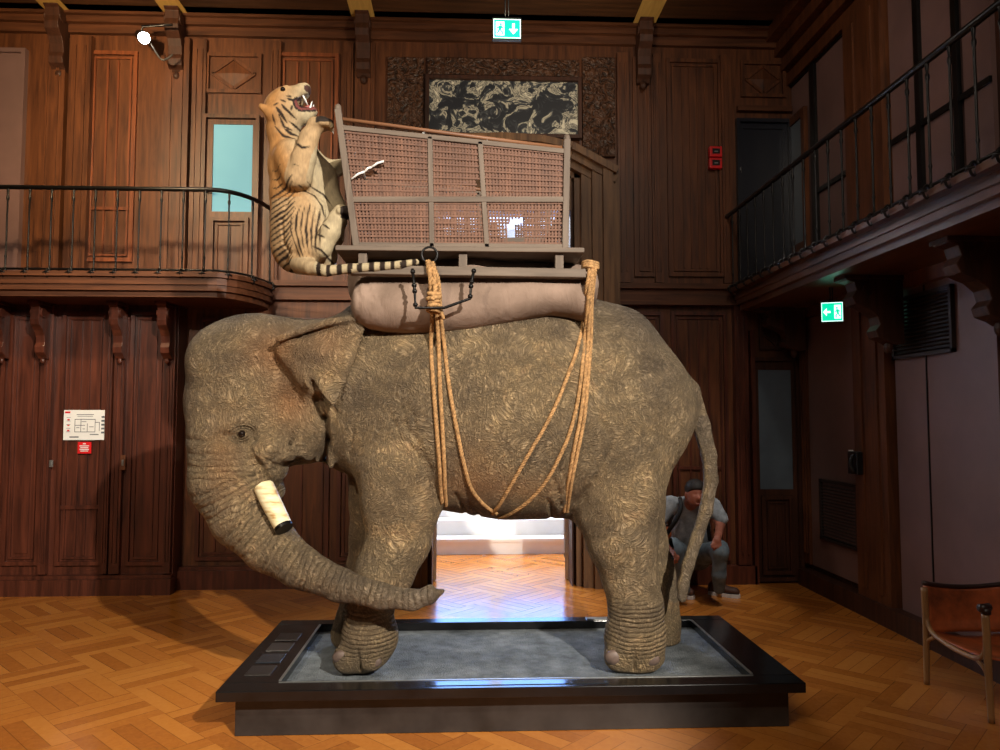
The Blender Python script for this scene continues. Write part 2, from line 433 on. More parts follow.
    def mesh(s, name, mat, parent=None, origin=(0, 0, 0), smooth_it=0):
        V, Q = surface_nets(s.F, s.lo, s.h)
        off = base_of(parent) if parent else Vector(origin)
        for _ in range(smooth_it):
            acc = np.zeros_like(V); cnt = np.zeros(len(V))
            for a, b in ((0, 1), (1, 2), (2, 3), (3, 0)):
                np.add.at(acc, Q[:, a], V[Q[:, b]]); np.add.at(acc, Q[:, b], V[Q[:, a]])
                np.add.at(cnt, Q[:, a], 1); np.add.at(cnt, Q[:, b], 1)
            V = .5*V + .5*acc/cnt[:, None]
        W = V - np.array(off)
        me = bpy.data.meshes.new(name); me.vertices.add(len(W)); me.vertices.foreach_set('co', W.astype(np.float32).ravel())
        me.loops.add(len(Q)*4); me.loops.foreach_set('vertex_index', Q.astype(np.int32).ravel())
        me.polygons.add(len(Q)); me.polygons.foreach_set('loop_start', np.arange(0, len(Q)*4, 4, dtype=np.int32))
        me.polygons.foreach_set('loop_total', np.full(len(Q), 4, np.int32)) if hasattr(me.polygons[0], 'loop_total') and False else None
        me.update(calc_edges=True); me.validate()
        me.polygons.foreach_set('use_smooth', np.ones(len(me.polygons), bool)); me.materials.append(mat)
        o = bpy.data.objects.new(name, me); C.objects.link(o)
        if parent: o.parent = parent
        else: o.location = origin
        return o, V, Q
def colattr(o, name, arr):
    a = o.data.attributes.new(name, 'FLOAT_COLOR', 'POINT'); full = np.ones((len(arr), 4), np.float32); full[:, :3] = arr
    a.data.foreach_set('color', full.ravel())
def fattr(o, name, arr):
    a = o.data.attributes.new(name, 'FLOAT', 'POINT'); a.data.foreach_set('value', arr.astype(np.float32))
def bvh_of(V, Q): return BVHTree.FromPolygons([tuple(v) for v in V], [tuple(q) for q in Q])
def polydist(P2, pts):
    d = np.full(len(P2), 1e9); tt = np.zeros(len(P2)); L0 = 0
    for (x0, z0), (x1, z1) in zip(pts[:-1], pts[1:]):
        ex, ez = x1-x0, z1-z0; L = math.hypot(ex, ez)
        t = np.clip(((P2[:,0]-x0)*ex + (P2[:,1]-z0)*ez)/(L*L+1e-12), 0, 1)
        q = np.hypot(P2[:,0]-x0-t*ex, P2[:,1]-z0-t*ez); m = q < d
        d[m] = q[m]; tt[m] = L0 + t[m]*L; L0 += L
    return d, tt/L0, L0

exec_parts = []
# ================================================================== SETTING
YW = 7.15; YL = 6.95; XR = at(806, 578, YW).x; ZC = 5.4
XL = -6.2; YB = -4.5
def WX(px, Y=YW): return at(px, 400, Y).x
def WZ(py, px=500, Y=YW): return at(px, py, Y).z
PX = WX
# floor
f = MB(); f.box(XL-.3, YB, -.1, XR+.3, YW+.2, 0); struct(f, 'floor', M['floor'])
# ceiling
c = MB(); c.box(XL-.2, YB, ZC, XR+.2, YW+.2, ZC+.1)
for yy in (5.6, 3.9, 2.2):
    c.box(XL, yy-.08, ZC-.14, XR, yy+.08, ZC+.01)
struct(c, 'ceiling', M['ceil'])

def rect(px0, py0, px1, py1, Y=YW):
    a = at(px0, (py0+py1)/2, Y); b = at(px1, (py0+py1)/2, Y); t = at((px0+px1)/2, py0, Y); u = at((px0+px1)/2, py1, Y)
    return a.x, u.z, b.x, t.z
def frame(mb, x0, z0, x1, z1, y, w=.035, d=.03):
    """moulding ring on a wall facing -Y"""
    mb.box(x0, y-d, z0, x0+w, y, z1); mb.box(x1-w, y-d, z0, x1, y, z1)
    mb.box(x0+w, y-d, z0, x1-w, y, z0+w); mb.box(x0+w, y-d, z1-w, x1-w, y, z1)
def panel(mb, x0, z0, x1, z1, y, planks=0, sub=None):
    frame(mb, x0, z0, x1, z1, y); frame(mb, x0+.055, z0+.055, x1-.055, z1-.055, y, .018, .016)
    X0, Z0, X1, Z1 = x0+.085, z0+.085, x1-.085, z1-.085
    if planks:
        for i in range(1, planks):
            X = X0 + (X1-X0)*i/planks; mb.box(X-.009, y-.014, Z0, X+.009, y, Z1)
    else: mb.box(X0+.02, y-.012, Z0+.02, X1-.02, y, Z1-.02)
    if sub: mb.box(x0+.05, y-.018, sub, x1-.05, y, sub+.03)
def diamond(mb, x0, z0, x1, z1, y):
    frame(mb, x0, z0, x1, z1, y)
    cx, cz = (x0+x1)/2, (z0+z1)/2; a, b = (x1-x0)*.38, (z1-z0)*.38
    P = [(cx-a, cz), (cx, cz-b), (cx+a, cz), (cx, cz+b)]
    for i in range(4):
        p, q = P[i], P[(i+1) % 4]; mb.bar((p[0], y-.01, p[1]), (q[0], y-.01, q[1]), .03, .022, (0, 1, 0))
    n = len(mb.v); mb.v += [(p[0], y-.002, p[1]) for p in P] + [(cx, y-.02, cz)]
    for i in range(4): mb.f.append((n+i, n+(i+1) % 4, n+4))
def pilaster(mb, x0, z0, x1, z1, y, d=.07):
    mb.box(x0, y-d, z0, x1, y, z1)
    w = x1-x0
    mb.box(x0+w*.22, y-d-.012, z0+.1, x0+w*.34, y-d, z1-.1); mb.box(x1-w*.34, y-d-.012, z0+.1, x1-w*.22, y-d, z1-.1)

# opening of the great doorway
OX0, OX1, OZ = PX(432), PX(571), WZ(212)
DZ = 2.76                                   # gallery level
w = MB()
w.box(XL, YW, 0, OX0, YW+.15, ZC); w.box(OX1, YW, 0, XR+.15, YW+.15, ZC); w.box(OX0, YW, OZ, OX1, YW+.15, ZC)
struct(w, 'wall_back', M['oak'])
# upper storey panelling, left bay
up = MB(); red = MB(); hz = MB(); low = MB()
for a, b in ((33, 58), (62, 84), (158, 184), (186, 200), (264, 276), (340, 350), (352, 372)):
    pilaster(up, PX(a), DZ, PX(b), WZ(48), YW, .05 if b-a < 22 else .08)
x0, z0, x1, z1 = rect(86, 52, 136, 262); panel(red, x0, z0, x1, z1, YW, 3, WZ(215))
x0, z0, x1, z1 = rect(276, 54, 338, 262); panel(red, x0, z0, x1, z1, YW, 4)
x0, z0, x1, z1 = rect(206, 54, 262, 94); diamond(up, x0, z0, x1, z1, YW)
# right bay
for a, b in ((619, 631), (656, 664), (725, 735)):
    pilaster(up, PX(a), WZ(282), PX(b), WZ(52), YW, .05)
x0, z0, x1, z1 = rect(633, 58, 655, 277); panel(up, x0, z0, x1, z1, YW)
x0, z0, x1, z1 = rect(667, 60, 722, 277); panel(up, x0, z0, x1, z1, YW, 5)
x0, z0, x1, z1 = rect(740, 62, 785, 98); diamond(up, x0, z0, x1, z1, YW)
x0, z0, x1, z1 = rect(736, 108, 790, 113); hz.box(x0, YW-.06, z0, x1, YW, z1)
# string course between the storeys
z0 = WZ(302); z1 = WZ(284)
hz.box(PX(617), YW-.12, z1-.05, XR, YW, z1); hz.box(PX(617), YW-.07, z0, XR, YW, z1-.05); hz.box(PX(617), YW-.1, z0-.03, XR, YW, z0)
hz.box(PX(270), YW-.12, z1-.05, PX(388), YW, z1); hz.box(PX(270), YW-.07, z0, PX(388), YW, z1-.05)
# cornice steps on the back wall
for (za, zb, d) in ((WZ(44), WZ(36), .05), (WZ(36), WZ(30), .1), (WZ(30), WZ(14), .14), (WZ(22), WZ(17), .2), (WZ(17), WZ(13), .22), (WZ(14), ZC, .24)):
    hz.box(XL, YW-d, za, XR, YW, zb)
# lower storey, middle
x0, z0, x1, z1 = rect(198, 318, 246, 560); panel(low, x0, z0, x1, z1, YW, 3)
x0, z0, x1, z1 = rect(256, 318, 330, 560); panel(low, x0, z0, x1, z1, YW, 3)
x0, z0, x1, z1 = rect(338, 318, 386, 560); panel(low, x0, z0, x1, z1, YW, 3)
x0, z0, x1, z1 = rect(672, 312, 728, 560); panel(low, x0, z0, x1, z1, YW, 4, WZ(470))
x0, z0, x1, z1 = rect(622, 312, 664, 560); panel(low, x0, z0, x1, z1, YW, 3)
pilaster(low, PX(733), .18, PX(746), WZ(306), YW, .08)
low.box(PX(748), YW-.1, 0, PX(752), YW, WZ(330)); 
struct(up, 'trim_1', M['oak']); struct(red, 'trim_2', M['oak_red']); struct(hz, 'trim_3', M['oakh']); struct(low, 'trim_4', M['oak_low'])
bb = MB(); bb.box(PX(178), YW-.1, 0, PX(392), YW, .17); bb.box(PX(178), YW-.07, .17, PX(392), YW, .2)
bb.box(PX(612), YW-.1, 0, PX(750), YW, .17); struct(bb, 'baseboard_back', M['oak_low'])
# projecting lower left wall below the gallery
XE = WX(177, YL)
lw = MB(); lw.box(XL, YL, 0, XE, YW, 2.66)
for a, b in ((46, 54), (108, 114), (116, 126), (169, 176)):
    pilaster(lw, WX(a, YL), .18, WX(b, YL), 2.6, YL, .05)
for (a, b, p) in ((-60, 4, 3), (7, 44, 0), (60, 106, 3), (129, 167, 0)):
    q = rect(a, 312, b, 565, YL); panel(lw, q[0], q[1], q[2], q[3], YL, p)
q = rect(60, 505, 106, 509, YL); lw.box(q[0], YL-.025, q[1], q[2], YL, q[3])
struct(lw, 'wall_left', M['oak_low'])
b2 = MB(); b2.box(XL, YL-.1, 0, XE+.02, YL, .14); b2.box(XL, YL-.07, .14, XE+.01, YL, .17); struct(b2, 'baseboard_left', M['oak_low'])
# side wall far left (out of frame, closes the room)
sw = MB(); sw.box(XL-.15, YB, 0, XL, YW, ZC); struct(sw, 'wall_side', M['oak'])

# portal: carved surround, pediment
pt = MB()
for s0, s1 in ((574, 617),):
    for k, (a, b, d) in enumerate(((574, 580, .1), (580, 590, .17), (590, 600, .22), (600, 610, .27), (610, 617, .2))):
        A, B = WX(a), WX(b); zt = WZ(168 + (a-574)*.28)
        pt.box(A, YW-d, 0, B, YW, zt)
        cx = (OX0+OX1)/2; pt.box(2*cx-B, YW-d, 0, 2*cx-A, YW, zt)
cx = (OX0+OX1)/2
PR = [(0, 147), (38, 149), (68, 155), (112, 178)]
for i in range(3):
    for sgn in (1, -1):
        for k, (dz, dd) in enumerate(((0, .3), (-.07, .24), (-.14, .18))):
            xa = WX(503+PR[i][0])-WX(503); xb = WX(503+PR[i+1][0])-WX(503)
            pt.bar((cx+sgn*xa, YW-dd/2, WZ(PR[i][1])+dz), (cx+sgn*xb, YW-dd/2, WZ(PR[i+1][1])+dz), dd, .065)
pt.prism([(-(WX(612)-cx), WZ(180)), (WX(612)-cx, WZ(180)), (WX(560)-cx, WZ(156)), (0, WZ(150)), (-(WX(560)-cx), WZ(156))],
         lambda x, z: (cx+x, YW-.1, z), lambda x, z: (cx+x, YW, z))
pt.box(OX0, YW-.1, OZ, OX1, YW, WZ(180)+.02)
struct(pt, 'trim_5', wood('lit portal wood', (70, 46, 30), (134, 98, 64), .5, spec=.35))  # paler copy of the panelling wood; stronger light is put into its colour
cv = MB()
for a, b in ((388, 424), (582, 614)):
    x0, z0, x1, z1 = rect(a, 60, b, 158); cv.box(x0, YW-.05, z0, x1, YW, z1)
x0, z0, x1, z1 = rect(428, 62, 578, 78); cv.box(x0, YW-.06, z0, x1, YW, z1)
struct(cv, 'trim_6', M['carved'])
# door linings and the hall beyond
jm = MB(); jm.box(OX1-.012, YW-.1, 0, OX1+.0, YW+.16, OZ); jm.box(OX0, YW-.1, 0, OX0+.012, YW+.16, OZ); struct(jm, 'trim_7', M['oak_dark'])
hf = MB(); hf.box(-3, YW+.2, -.1, 4, 8.75, 0.0); struct(hf, 'floor_hall', M['floor'])
st = MB()
for i in range(5): st.box(-2.6, 8.75+.3*i, -.1, 3.6, 11.88, .175*(i+1)) if i == 0 else st.box(-2.6, 8.75+.3*i, .175*i, 3.6, 11.88, .175*(i+1))
for i in range(5): st.box(-2.6, 8.72+.3*i, .175*(i+1)-.03, 3.6, 8.76+.3*i, .175*(i+1)+.004)
so = st.build('marble_stairs', M['marble'], origin=(0.5, 8.75, 0)); tag(so, 'white marble steps in the bright hall through the doorway', 'stairs')
hw = MB(); hw.box(-3, 11.9, 0, 4, 12, 4.6); struct(hw, 'wall_hall', M['hallwall'])
h2 = MB(); h2.box(-3.1, YW+.2, 0, -3, 12, 4.6); struct(h2, 'wall_hall_left', M['hallwall'])
h2 = MB(); h2.box(4, YW+.2, 0, 4.1, 12, 4.6); struct(h2, 'wall_hall_right', M['hallwall'])
h2 = MB(); h2.box(-3.1, YW+.2, 4.6, 4.1, 12, 4.7); struct(h2, 'ceiling_hall', M['hallwall'])
wn = MB(); wn.box(-1.6, 11.86, 1.35, .35, 11.9, 3.6); wn.box(.55, 11.86, 1.35, 2.6, 11.9, 3.6); struct(wn, 'window_1', M['sky'])
# open leaves of the great door, standing into the hall
for i, (X, sg, nm) in enumerate(((OX1-.02, 1, 'door_1'), (OX0+.02, -1, 'door_2'))):
    d = MB(); a = (X, YW+.17); L = .62; dx = sg*.10
    p = Vector((X, YW+.18, 0)); q = Vector((X+dx, YW+.18+L, 0))
    d.bar(p+Vector((0, 0, (OZ-.03)/2+.01)), q+Vector((0, 0, (OZ-.03)/2+.01)), .045, OZ-.03)
    n = Vector((-(q-p).y, (q-p).x, 0)).normalized()*(.03 if sg > 0 else -.03)
    dd = (q-p)
    for z0, z1 in ((.2, .9), (1.05, 2.0), (2.15, 2.9)):
        for u0, u1, za, zb in ((.15, .2, z0, z1), (.8, .85, z0, z1), (.15, .85, z0, z0+.04), (.15, .85, z1-.04, z1)):
            d.bar(p+dd*u0+n+Vector((0, 0, (za+zb)/2)), p+dd*u1+n+Vector((0, 0, (za+zb)/2)), .015, zb-za)
    struct(d, nm, M['hallwall'])
    kn = MB(); kn.ball(p+dd*.9+n*1.6+Vector((0, 0, 1.02)), .03); 
    kn.build('door_knob', M['silver'], bpy.data.objects[nm], smooth=True)

# painting over the doorway
x0, z0, x1, z1 = rect(426, 81, 580, 141)
pe = empty('framed_painting', ((x0+x1)/2, YW-.07, z0), 'wide dark monochrome painting of swirling pale figures above the doorway', 'painting')
m = MB(); m.box(x0+.03, YW-.075, z0+.03, x1-.03, YW-.062, z1-.03); m.build('canvas', M['painting'], pe)
m = MB(); frame(m, x0, z0, x1, z1, YW-.055, .035, .06); m.build('frame', M['oak_dark'], pe)

# doors and windows in the back wall
def door(nm, r, glass, gm, dm, handle=None, subz=None):
    x0, z0, x1, z1 = r
    d = MB(); y = YW-.03
    gx0, gz0, gx1, gz1 = glass
    d.box(x0, y, z0, gx0, YW, z1); d.box(gx1, y, z0, x1, YW, z1); d.box(gx0, y, z0, gx1, YW, gz0); d.box(gx0, y, gz1, gx1, YW, z1)
    frame(d, x0-.03, z0, x1+.03, z1+.03, YW-.02, .035, .05)
    if gz0-z0 > .3: panel(d, x0+.06, z0+.06, x1-.06, gz0-.06, y, 2)
    o = struct(d, nm, dm)
    g = MB(); g.box(gx0, y+.012, gz0, gx1, y+.02, gz1); g.build('pane', gm, o)
    if handle:
        h = MB(); h.tube([(handle[0], y-.002, handle[1]), (handle[0], y-.045, handle[1]), (handle[0]+.07, y-.045, handle[1])], .008); h.build('handle', M['silver'], o, smooth=True)
    return o
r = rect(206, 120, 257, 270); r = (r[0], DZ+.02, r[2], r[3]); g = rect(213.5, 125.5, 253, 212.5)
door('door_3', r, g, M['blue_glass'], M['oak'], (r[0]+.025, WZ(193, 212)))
r = rect(739, 124, 788, 290); r = (r[0], DZ+.02, r[2], r[3]); g = rect(744, 130, 783, 281)
door('door_4', r, (g[0], DZ+.1, g[2], g[3]), M['dark_glass'], M['dark_glass'])
r = rect(753, 361, 796, 578); g = rect(758, 370, 791, 489)
door('door_5', (r[0], .02, r[2], r[3]), g, M['dim_glass'], M['oak_dark'])
x0, z0, x1, z1 = rect(758, 318, 794, 350); m = MB(); diamond(m, x0, z0, x1, z1, YW-.02); struct(m, 'trim_8', M['oak_dark'])
x0, z0, x1, z1 = rect(-60, 50, 25, 266)
m = MB(); m.box(x0, YW-.03, DZ, x1, YW, z1); frame(m, x0, DZ, x1, z1, YW-.03, .04, .03); m.box(x0, YW-.045, WZ(196), x1, YW-.03, WZ(192)); struct(m, 'window_2', M['mauve'])

# right wall
rw = MB(); rw.box(XR, YB, 0, XR+.15, YW+.15, ZC); struct(rw, 'wall_right', M['oak_dark'])
def R(px, py): return atX(px, py, XR)
def RY(px): return atX(px, 400, XR).y
def rpanel(mb, ya, za, yb, zb, d=.03): mb.box(XR-d, min(ya, yb), za, XR, max(ya, yb), zb)
mv = MB()
rpanel(mv, RY(812), .2, RY(862), 2.55); rpanel(mv, RY(900), .12, RY(1004), 2.6); rpanel(mv, 1.0, .12, RY(1010), 2.6)
for (a, b) in ((800, 822), (828, 862), (904, 932), (938, 975), (980, 1010)):
    rpanel(mv, RY(a), DZ+.05, RY(b), 4.85)
struct(mv, 'window_3', M['mauve'])
rt = MB()
def rpil(a, b, z0, z1, d=.09):
    ya, yb = RY(a), RY(b); rt.box(XR-d, yb, z0, XR, ya, z1)
    k = ya-yb
    rt.box(XR-d-.015, yb+k*.2, z0+.1, XR-d, yb+k*.32, z1-.1); rt.box(XR-d-.015, ya-k*.32, z0+.1, XR-d, ya-k*.2, z1-.1)
rpil(864, 897, .12, 2.6); rpil(806, 811, .2, 2.6, .05); rpil(863, 902, DZ, 4.9); rt.box(XR-.05, RY(790)-.1, DZ, XR, RY(798), 4.9)
for z, d in ((4.86, .08), (5.0, .14), (5.15, .2), (5.28, .3)): rt.box(XR-d, YB, z, XR, YW, z+.12)
rt.box(XR-.09, YB, 2.5, XR, YW, 2.66)
struct(rt, 'trim_9', M['oak'])
dm = MB()
for a in (825, 975, 935): dm.box(XR-.06, RY(a+3), DZ, XR-.03, RY(a-2), 4.86)
dm.box(XR-.05, RY(1010), 3.62, XR-.03, RY(828), 3.66)
dm.box(XR-.05, RY(1010), 4.84, XR-.03, RY(800), 4.88)
ys = RY(932); dm.box(XR-.036, ys-.006, .12, XR-.028, ys+.006, 2.6)
struct(dm, 'trim_10', M['iron'])
bb = MB(); bb.box(XR-.12, 0, 0, XR, YW-.1, .15); struct(bb, 'baseboard_right', M['oak_dark'])
# half-glazed leaf folded back beside the upper doorway
lf = MB(); ya, yb = RY(820), RY(793); z0, z1 = DZ+.02, atX(806, 112, XR).z
lf.box(XR-.09, ya, z0, XR-.05, ya+.07, z1); lf.box(XR-.09, yb-.07, z0, XR-.05, yb, z1); lf.box(XR-.09, ya+.07, z0, XR-.05, yb-.07, z0+.45); lf.box(XR-.09, ya+.07, z1-.08, XR-.05, yb-.07, z1)
o = struct(lf, 'door_6', M['oak']); g = MB(); g.box(XR-.075, ya+.07, z0+.45, XR-.065, yb-.07, z1-.08); g.build('pane', M['dim_glass'], o)

# ------------------------------------------------------------------ corbels
CORB = [(0, 1), (1, 1), (1, .93), (.86, .9), (.82, .78), (.9, .68), (.84, .58), (.6, .5), (.46, .4), (.42, .28), (.5, .2), (.46, .1), (.3, .05), (.2, 0), (0, 0)]
def corbel(mb, c, ztop, h, proj, wdt, axis='y'):
    """c: centre on the wall; projects toward -Y or -X"""
    if axis == 'y': mb.prism(CORB, lambda u, v: (c[0]-wdt/2, c[1]-u*proj, ztop-h+v*h), lambda u, v: (c[0]+wdt/2, c[1]-u*proj, ztop-h+v*h))
    else: mb.prism(CORB, lambda u, v: (c[0]-u*proj, c[1]-wdt/2, ztop-h+v*h), lambda u, v: (c[0]-u*proj, c[1]+wdt/2, ztop-h+v*h))
    # side scrolls and drop
    if axis == 'y':
        for s in (-1, 1):
            mb.tube([(c[0]+s*(wdt/2+.012), c[1]-proj*.62, ztop-h*.2), (c[0]+s*(wdt/2-.004), c[1]-proj*.62, ztop-h*.2)], h*.09, 12)
        mb.box(c[0]-wdt*.62, c[1]-proj*1.04, ztop-.03, c[0]+wdt*.62, c[1], ztop)
        mb.ball((c[0], c[1]-proj*.2, ztop-h-.02), wdt*.28, (1, .8, 1.2), 10, 6)
    else:
        for s in (-1, 1):
            mb.tube([(c[0]-proj*.62, c[1]+s*(wdt/2+.012), ztop-h*.2), (c[0]-proj*.62, c[1]+s*(wdt/2-.004), ztop-h*.2)], h*.09, 12)
        mb.box(c[0]-proj*1.04, c[1]-wdt*.62, ztop-.03, c[0], c[1]+wdt*.62, ztop)
        mb.ball((c[0]-proj*.2, c[1], ztop-h-.02), wdt*.28, (.8, 1, 1.2), 10, 6)
# ceiling beams with corbels
M['gold'] = wood('gilded beam', (170, 130, 62), (214, 176, 100), .4, axis='y')
BL = ['gilded ceiling beam at the far left above the mauve upper panel', 'gilded ceiling beam beside the bright spotlight',
      'gilded ceiling beam left of the exit sign above the tiger and howdah', 'gilded ceiling beam right of the painting']
for i, px in enumerate((52, 172, 362, 646)):
    X = at(px, 40, YW-.2).x; zb = WZ(24)
    e = empty('ceiling_beam', (X, YW, zb), BL[i], 'beam', 'gilded ceiling beams')
    m = MB(); m.box(X-.11, YB+.1, zb, X+.11, YW-.02, ZC-.003)
    for s in (-1, 1): m.box(X+s*.1, YB+.1, zb+.04, X+s*.14, YW-.02, zb+.08)
    m.build('beam', M['gold'], e)
    m = MB(); m.box(X-.045, YB+.1, zb-.025, X+.045, YW-.3, zb); m.build('moulding', M['gold'], e)
    m = MB(); corbel(m, (X, YW-.02), zb, .6, .24, .13); m.build('corbel', M['oak_dark'], e, bevel=.006)

# ------------------------------------------------------------------ galleries (balconies)
def baluster(p, h, out, e, axis):
    """thin iron baluster with knop and a scroll foot turned outward"""
    m = MB()
    m.lathe(p, [(.016, 0), (.016, .03), (.008, .045), (.0075, .12), (.012, .135), (.0075, .15), (.0075, h-.12), (.013, h-.1), (.013, h-.085), (.0075, h-.07), (.012, h-.02), (.012, h)], 8)
    o = Vector(out); P = Vector(p)
    pts = [P+Vector((0, 0, .02)), P+o*.025+Vector((0, 0, .03)), P+o*.045+Vector((0, 0, .005)), P+o*.04+Vector((0, 0, -.03)), P+o*.022+Vector((0, 0, -.04)), P+o*.014+Vector((0, 0, -.02))]
    m.tube(catmull(pts, 4), .008, 6)
    sd_ = Vector((-o.y, o.x, 0)); m.tube([P+o*.045+sd_*.035+Vector((0, 0, -.012)), P+o*.05+Vector((0, 0, -.0)), P+o*.045-sd_*.035+Vector((0, 0, -.012))], [.004, .012, .004], 6)
    m.build('baluster', M['iron'], e, smooth=True)
YF = 6.42; ZR = atZ  # front line of left gallery
zb_ = at(60, 293, YF).z; zt_ = at(60, 272, YF).z; zh = at(60, 187, YF).z
XG = WX(262, YF)-.0
e = empty('balcony', (-4, YF, zb_), 'left gallery balcony with black iron railing curving back to the wall', 'balcony')
N = 14
xc = WX(205, YF); xe = WX(272, YW); cyl = []
for k in range(9):
    a = PI/2*k/8; cyl.append((xc + (xe-xc)*math.sin(a), YW-.02 - (YW-.02-YF)*math.cos(a)))
poly = [(XL, YW), (XL, YF)] + cyl + [(xe, YW)]
m = MB()
def slab(mb, grow, z0, z1):
    P = [(XL, YW-.001), (XL, YF-grow)] + [(x+grow*math.sin(PI/2*k/8), y-grow*math.cos(PI/2*k/8)) for k, (x, y) in enumerate(cyl)]
    mb.prism(P, lambda x, y: (x, y, z0), lambda x, y: (x, y, z1))
slab(m, 0, zb_+.03, zt_); slab(m, .03, zt_-.035, zt_+.005); slab(m, -.04, zb_-.02, zb_+.04); slab(m, .015, (zb_+zt_)/2-.01, (zb_+zt_)/2+.02)
m.build('deck', M['oakh'], e)
m = MB(); path = [(XL+.02, YF+.02)] + [(x, y+.02) for x, y in cyl]
m.tube([(x, y, zh) for x, y in path], .02, 8); m.build('handrail', M['iron'], e, smooth=True)
m = MB(); m.tube([(x, y, zt_+.03) for x, y in path], .01, 6); m.build('lower_rail', M['iron'], e, smooth=True)
for k in range(19):
    px = 200 - 22.4*k
    p = (WX(px, YF), YF+.02, zt_); 
    if p[0] > XL+.05: baluster(p, zh-zt_, (0, -1, 0), e, 'y')
for k in (2, 4.5, 7): 
    a = PI/2*k/8; baluster((xc+(xe-xc)*math.sin(a), YW-(YW-YF-.02)*math.cos(a), zt_), zh-zt_, (math.sin(a), -math.cos(a), 0), e, 'y')
for px in (-40, 3, 44, 121, 168):
    m = MB(); corbel(m, (WX(px, YL-.05), YL-.051), zb_-.02, .5, .22, .08); m.build('corbel', M['oak_low'], e, bevel=.005)
# right gallery
XF = at(735, 298, YW-.1).x
e = empty('balcony', (XF, 5, zb_), 'right gallery balcony with black iron railing rising toward the camera', 'balcony')
m = MB(); m.box(XF, 1.2, zb_+.03, XR-.001, YW-.13, zt_); m.box(XF-.07, 1.2, zt_-.035, XR-.002, YW-.14, zt_+.005); m.box(XF+.04, 1.2, zb_-.02, XR-.003, YW-.12, zb_+.04)
m.box(XF-.015, 1.2, (zb_+zt_)/2-.01, XF+.1, YW-.13, (zb_+zt_)/2+.02)
m.build('deck', M['oaky'], e)
m = MB(); m.tube([(XF-.05, 1.2, zh), (XF-.05, YW-.05, zh)], .021, 8); m.build('handrail', M['iron'], e, smooth=True)
m = MB(); m.tube([(XF-.05, 1.2, zt_+.03), (XF-.05, YW-.05, zt_+.03)], .01, 6); m.build('lower_rail', M['iron'], e, smooth=True)
k = 0; y = YW-.2
while y > 2.6: baluster((XF-.05, y, zt_), zh-zt_, (-1, 0, 0), e, 'x'); y -= .19
for px in (752, 897, 1012):
    yy = atX(px, 300, XR-.1).y if px > 760 else YW-.25
    m = MB(); corbel(m, (XR-.092, yy), zb_-.02, .5 if px > 760 else .4, .42, .14, 'x'); m.build('corbel', M['oak_dark'], e, bevel=.005)

# ================================================================== WALL THINGS
def wallrect(mb, px0, py0, px1, py1, Y, d0, d1):
    x0, z0, x1, z1 = rect(px0, py0, px1, py1, Y); mb.box(x0, Y-d1, z0, x1, Y-d0, z1)
# evacuation plan
S0 = YL-.028
x0, z0, x1, z1 = rect(64, 410, 107, 440, S0)
e = empty('evacuation_plan', ((x0+x1)/2, S0, z0), 'white framed evacuation plan on the lower left panelled door', 'sign')
m = MB(); m.box(x0, S0-.008, z0, x1, S0, z1); m.build('board', M['white'], e)
m = MB()
def pl(a, b, c_, d_): m.box(x0+a*(x1-x0), S0-.011, z1-d_*(z1-z0), x0+c_*(x1-x0), S0-.0085, z1-b*(z1-z0))
pl(.26, .3, .74, .32); pl(.26, .72, .74, .74); pl(.26, .3, .27, .74); pl(.73, .3, .74, .74); pl(.4, .3, .41, .74); pl(.55, .45, .56, .74); pl(.26, .5, .5, .52)
pl(.3, .14, .7, .16); pl(.32, .2, .68, .215); pl(.74, .4, .84, .42); pl(.83, .4, .84, .7); pl(.15, .88, .36, .92); pl(.62, .8, .82, .83)
pl(.42, .38, .53, .4); pl(.3, .58, .37, .6); pl(.6, .55, .7, .57); pl(.45, .62, .5, .64)
for j in range(5): pl(.07, .24+j*.12, .16, .255+j*.12); pl(.88, .2+j*.13, .95, .26+j*.13)
m.build('floor_plan', M['ink'], e)
for q_ in [(.03, .05, .15, .11)] + [(.09, .3+j*.18, .14, .35+j*.18) for j in range(3)]: m = MB(); pl(*q_); m.build('red_mark', M['red'], e)
x0, z0, x1, z1 = rect(78, 442, 91.5, 453.5, S0)
e = empty('fire_notice', ((x0+x1)/2, S0, z0), 'small red fire instruction notice below the white evacuation plan', 'sign')
m = MB(); m.box(x0, S0-.006, z0, x1, S0, z1); m.build('board', M['red'], e)
m = MB()
for j in range(4): pl(.22 if j % 2 else .15, .3+j*.15, .8 if j % 2 else .86, .37+j*.15)
pl(.4, .1, .6, .2); m.build('lettering', M['white'], e)
# light switch & labels
def small(name, px0, py0, px1, py1, Y, mat, label, cat, d=.015):
    x0, z0, x1, z1 = rect(px0, py0, px1, py1, Y)
    e = empty(name, ((x0+x1)/2, Y, z0), label, cat)
    m = MB(); m.box(x0, Y-d, z0, x1, Y, z1); m.build('plate', mat, e, bevel=.002)
    m = MB(); m.box(x0+.3*(x1-x0), Y-d-.006, z0+.3*(z1-z0), x0+.7*(x1-x0), Y-d+.001, z0+.7*(z1-z0)); m.build('button', M['silver'], e)
    return e
small('light_switch', 50, 460, 53.5, 467, YL-.05, M['silver'], 'small metal light switch on the lower left panelling', 'switch')
small('wall_plate', 78, 179, 82, 184.5, YW-.05, M['ivory'], 'tiny cream plate on the upper left panelling above the railing', 'plate')
small('wall_plate', 121, 455, 126, 470, YL-.05, M['oak'], 'small brown wooden plate at the right of the evacuation plan', 'plate')
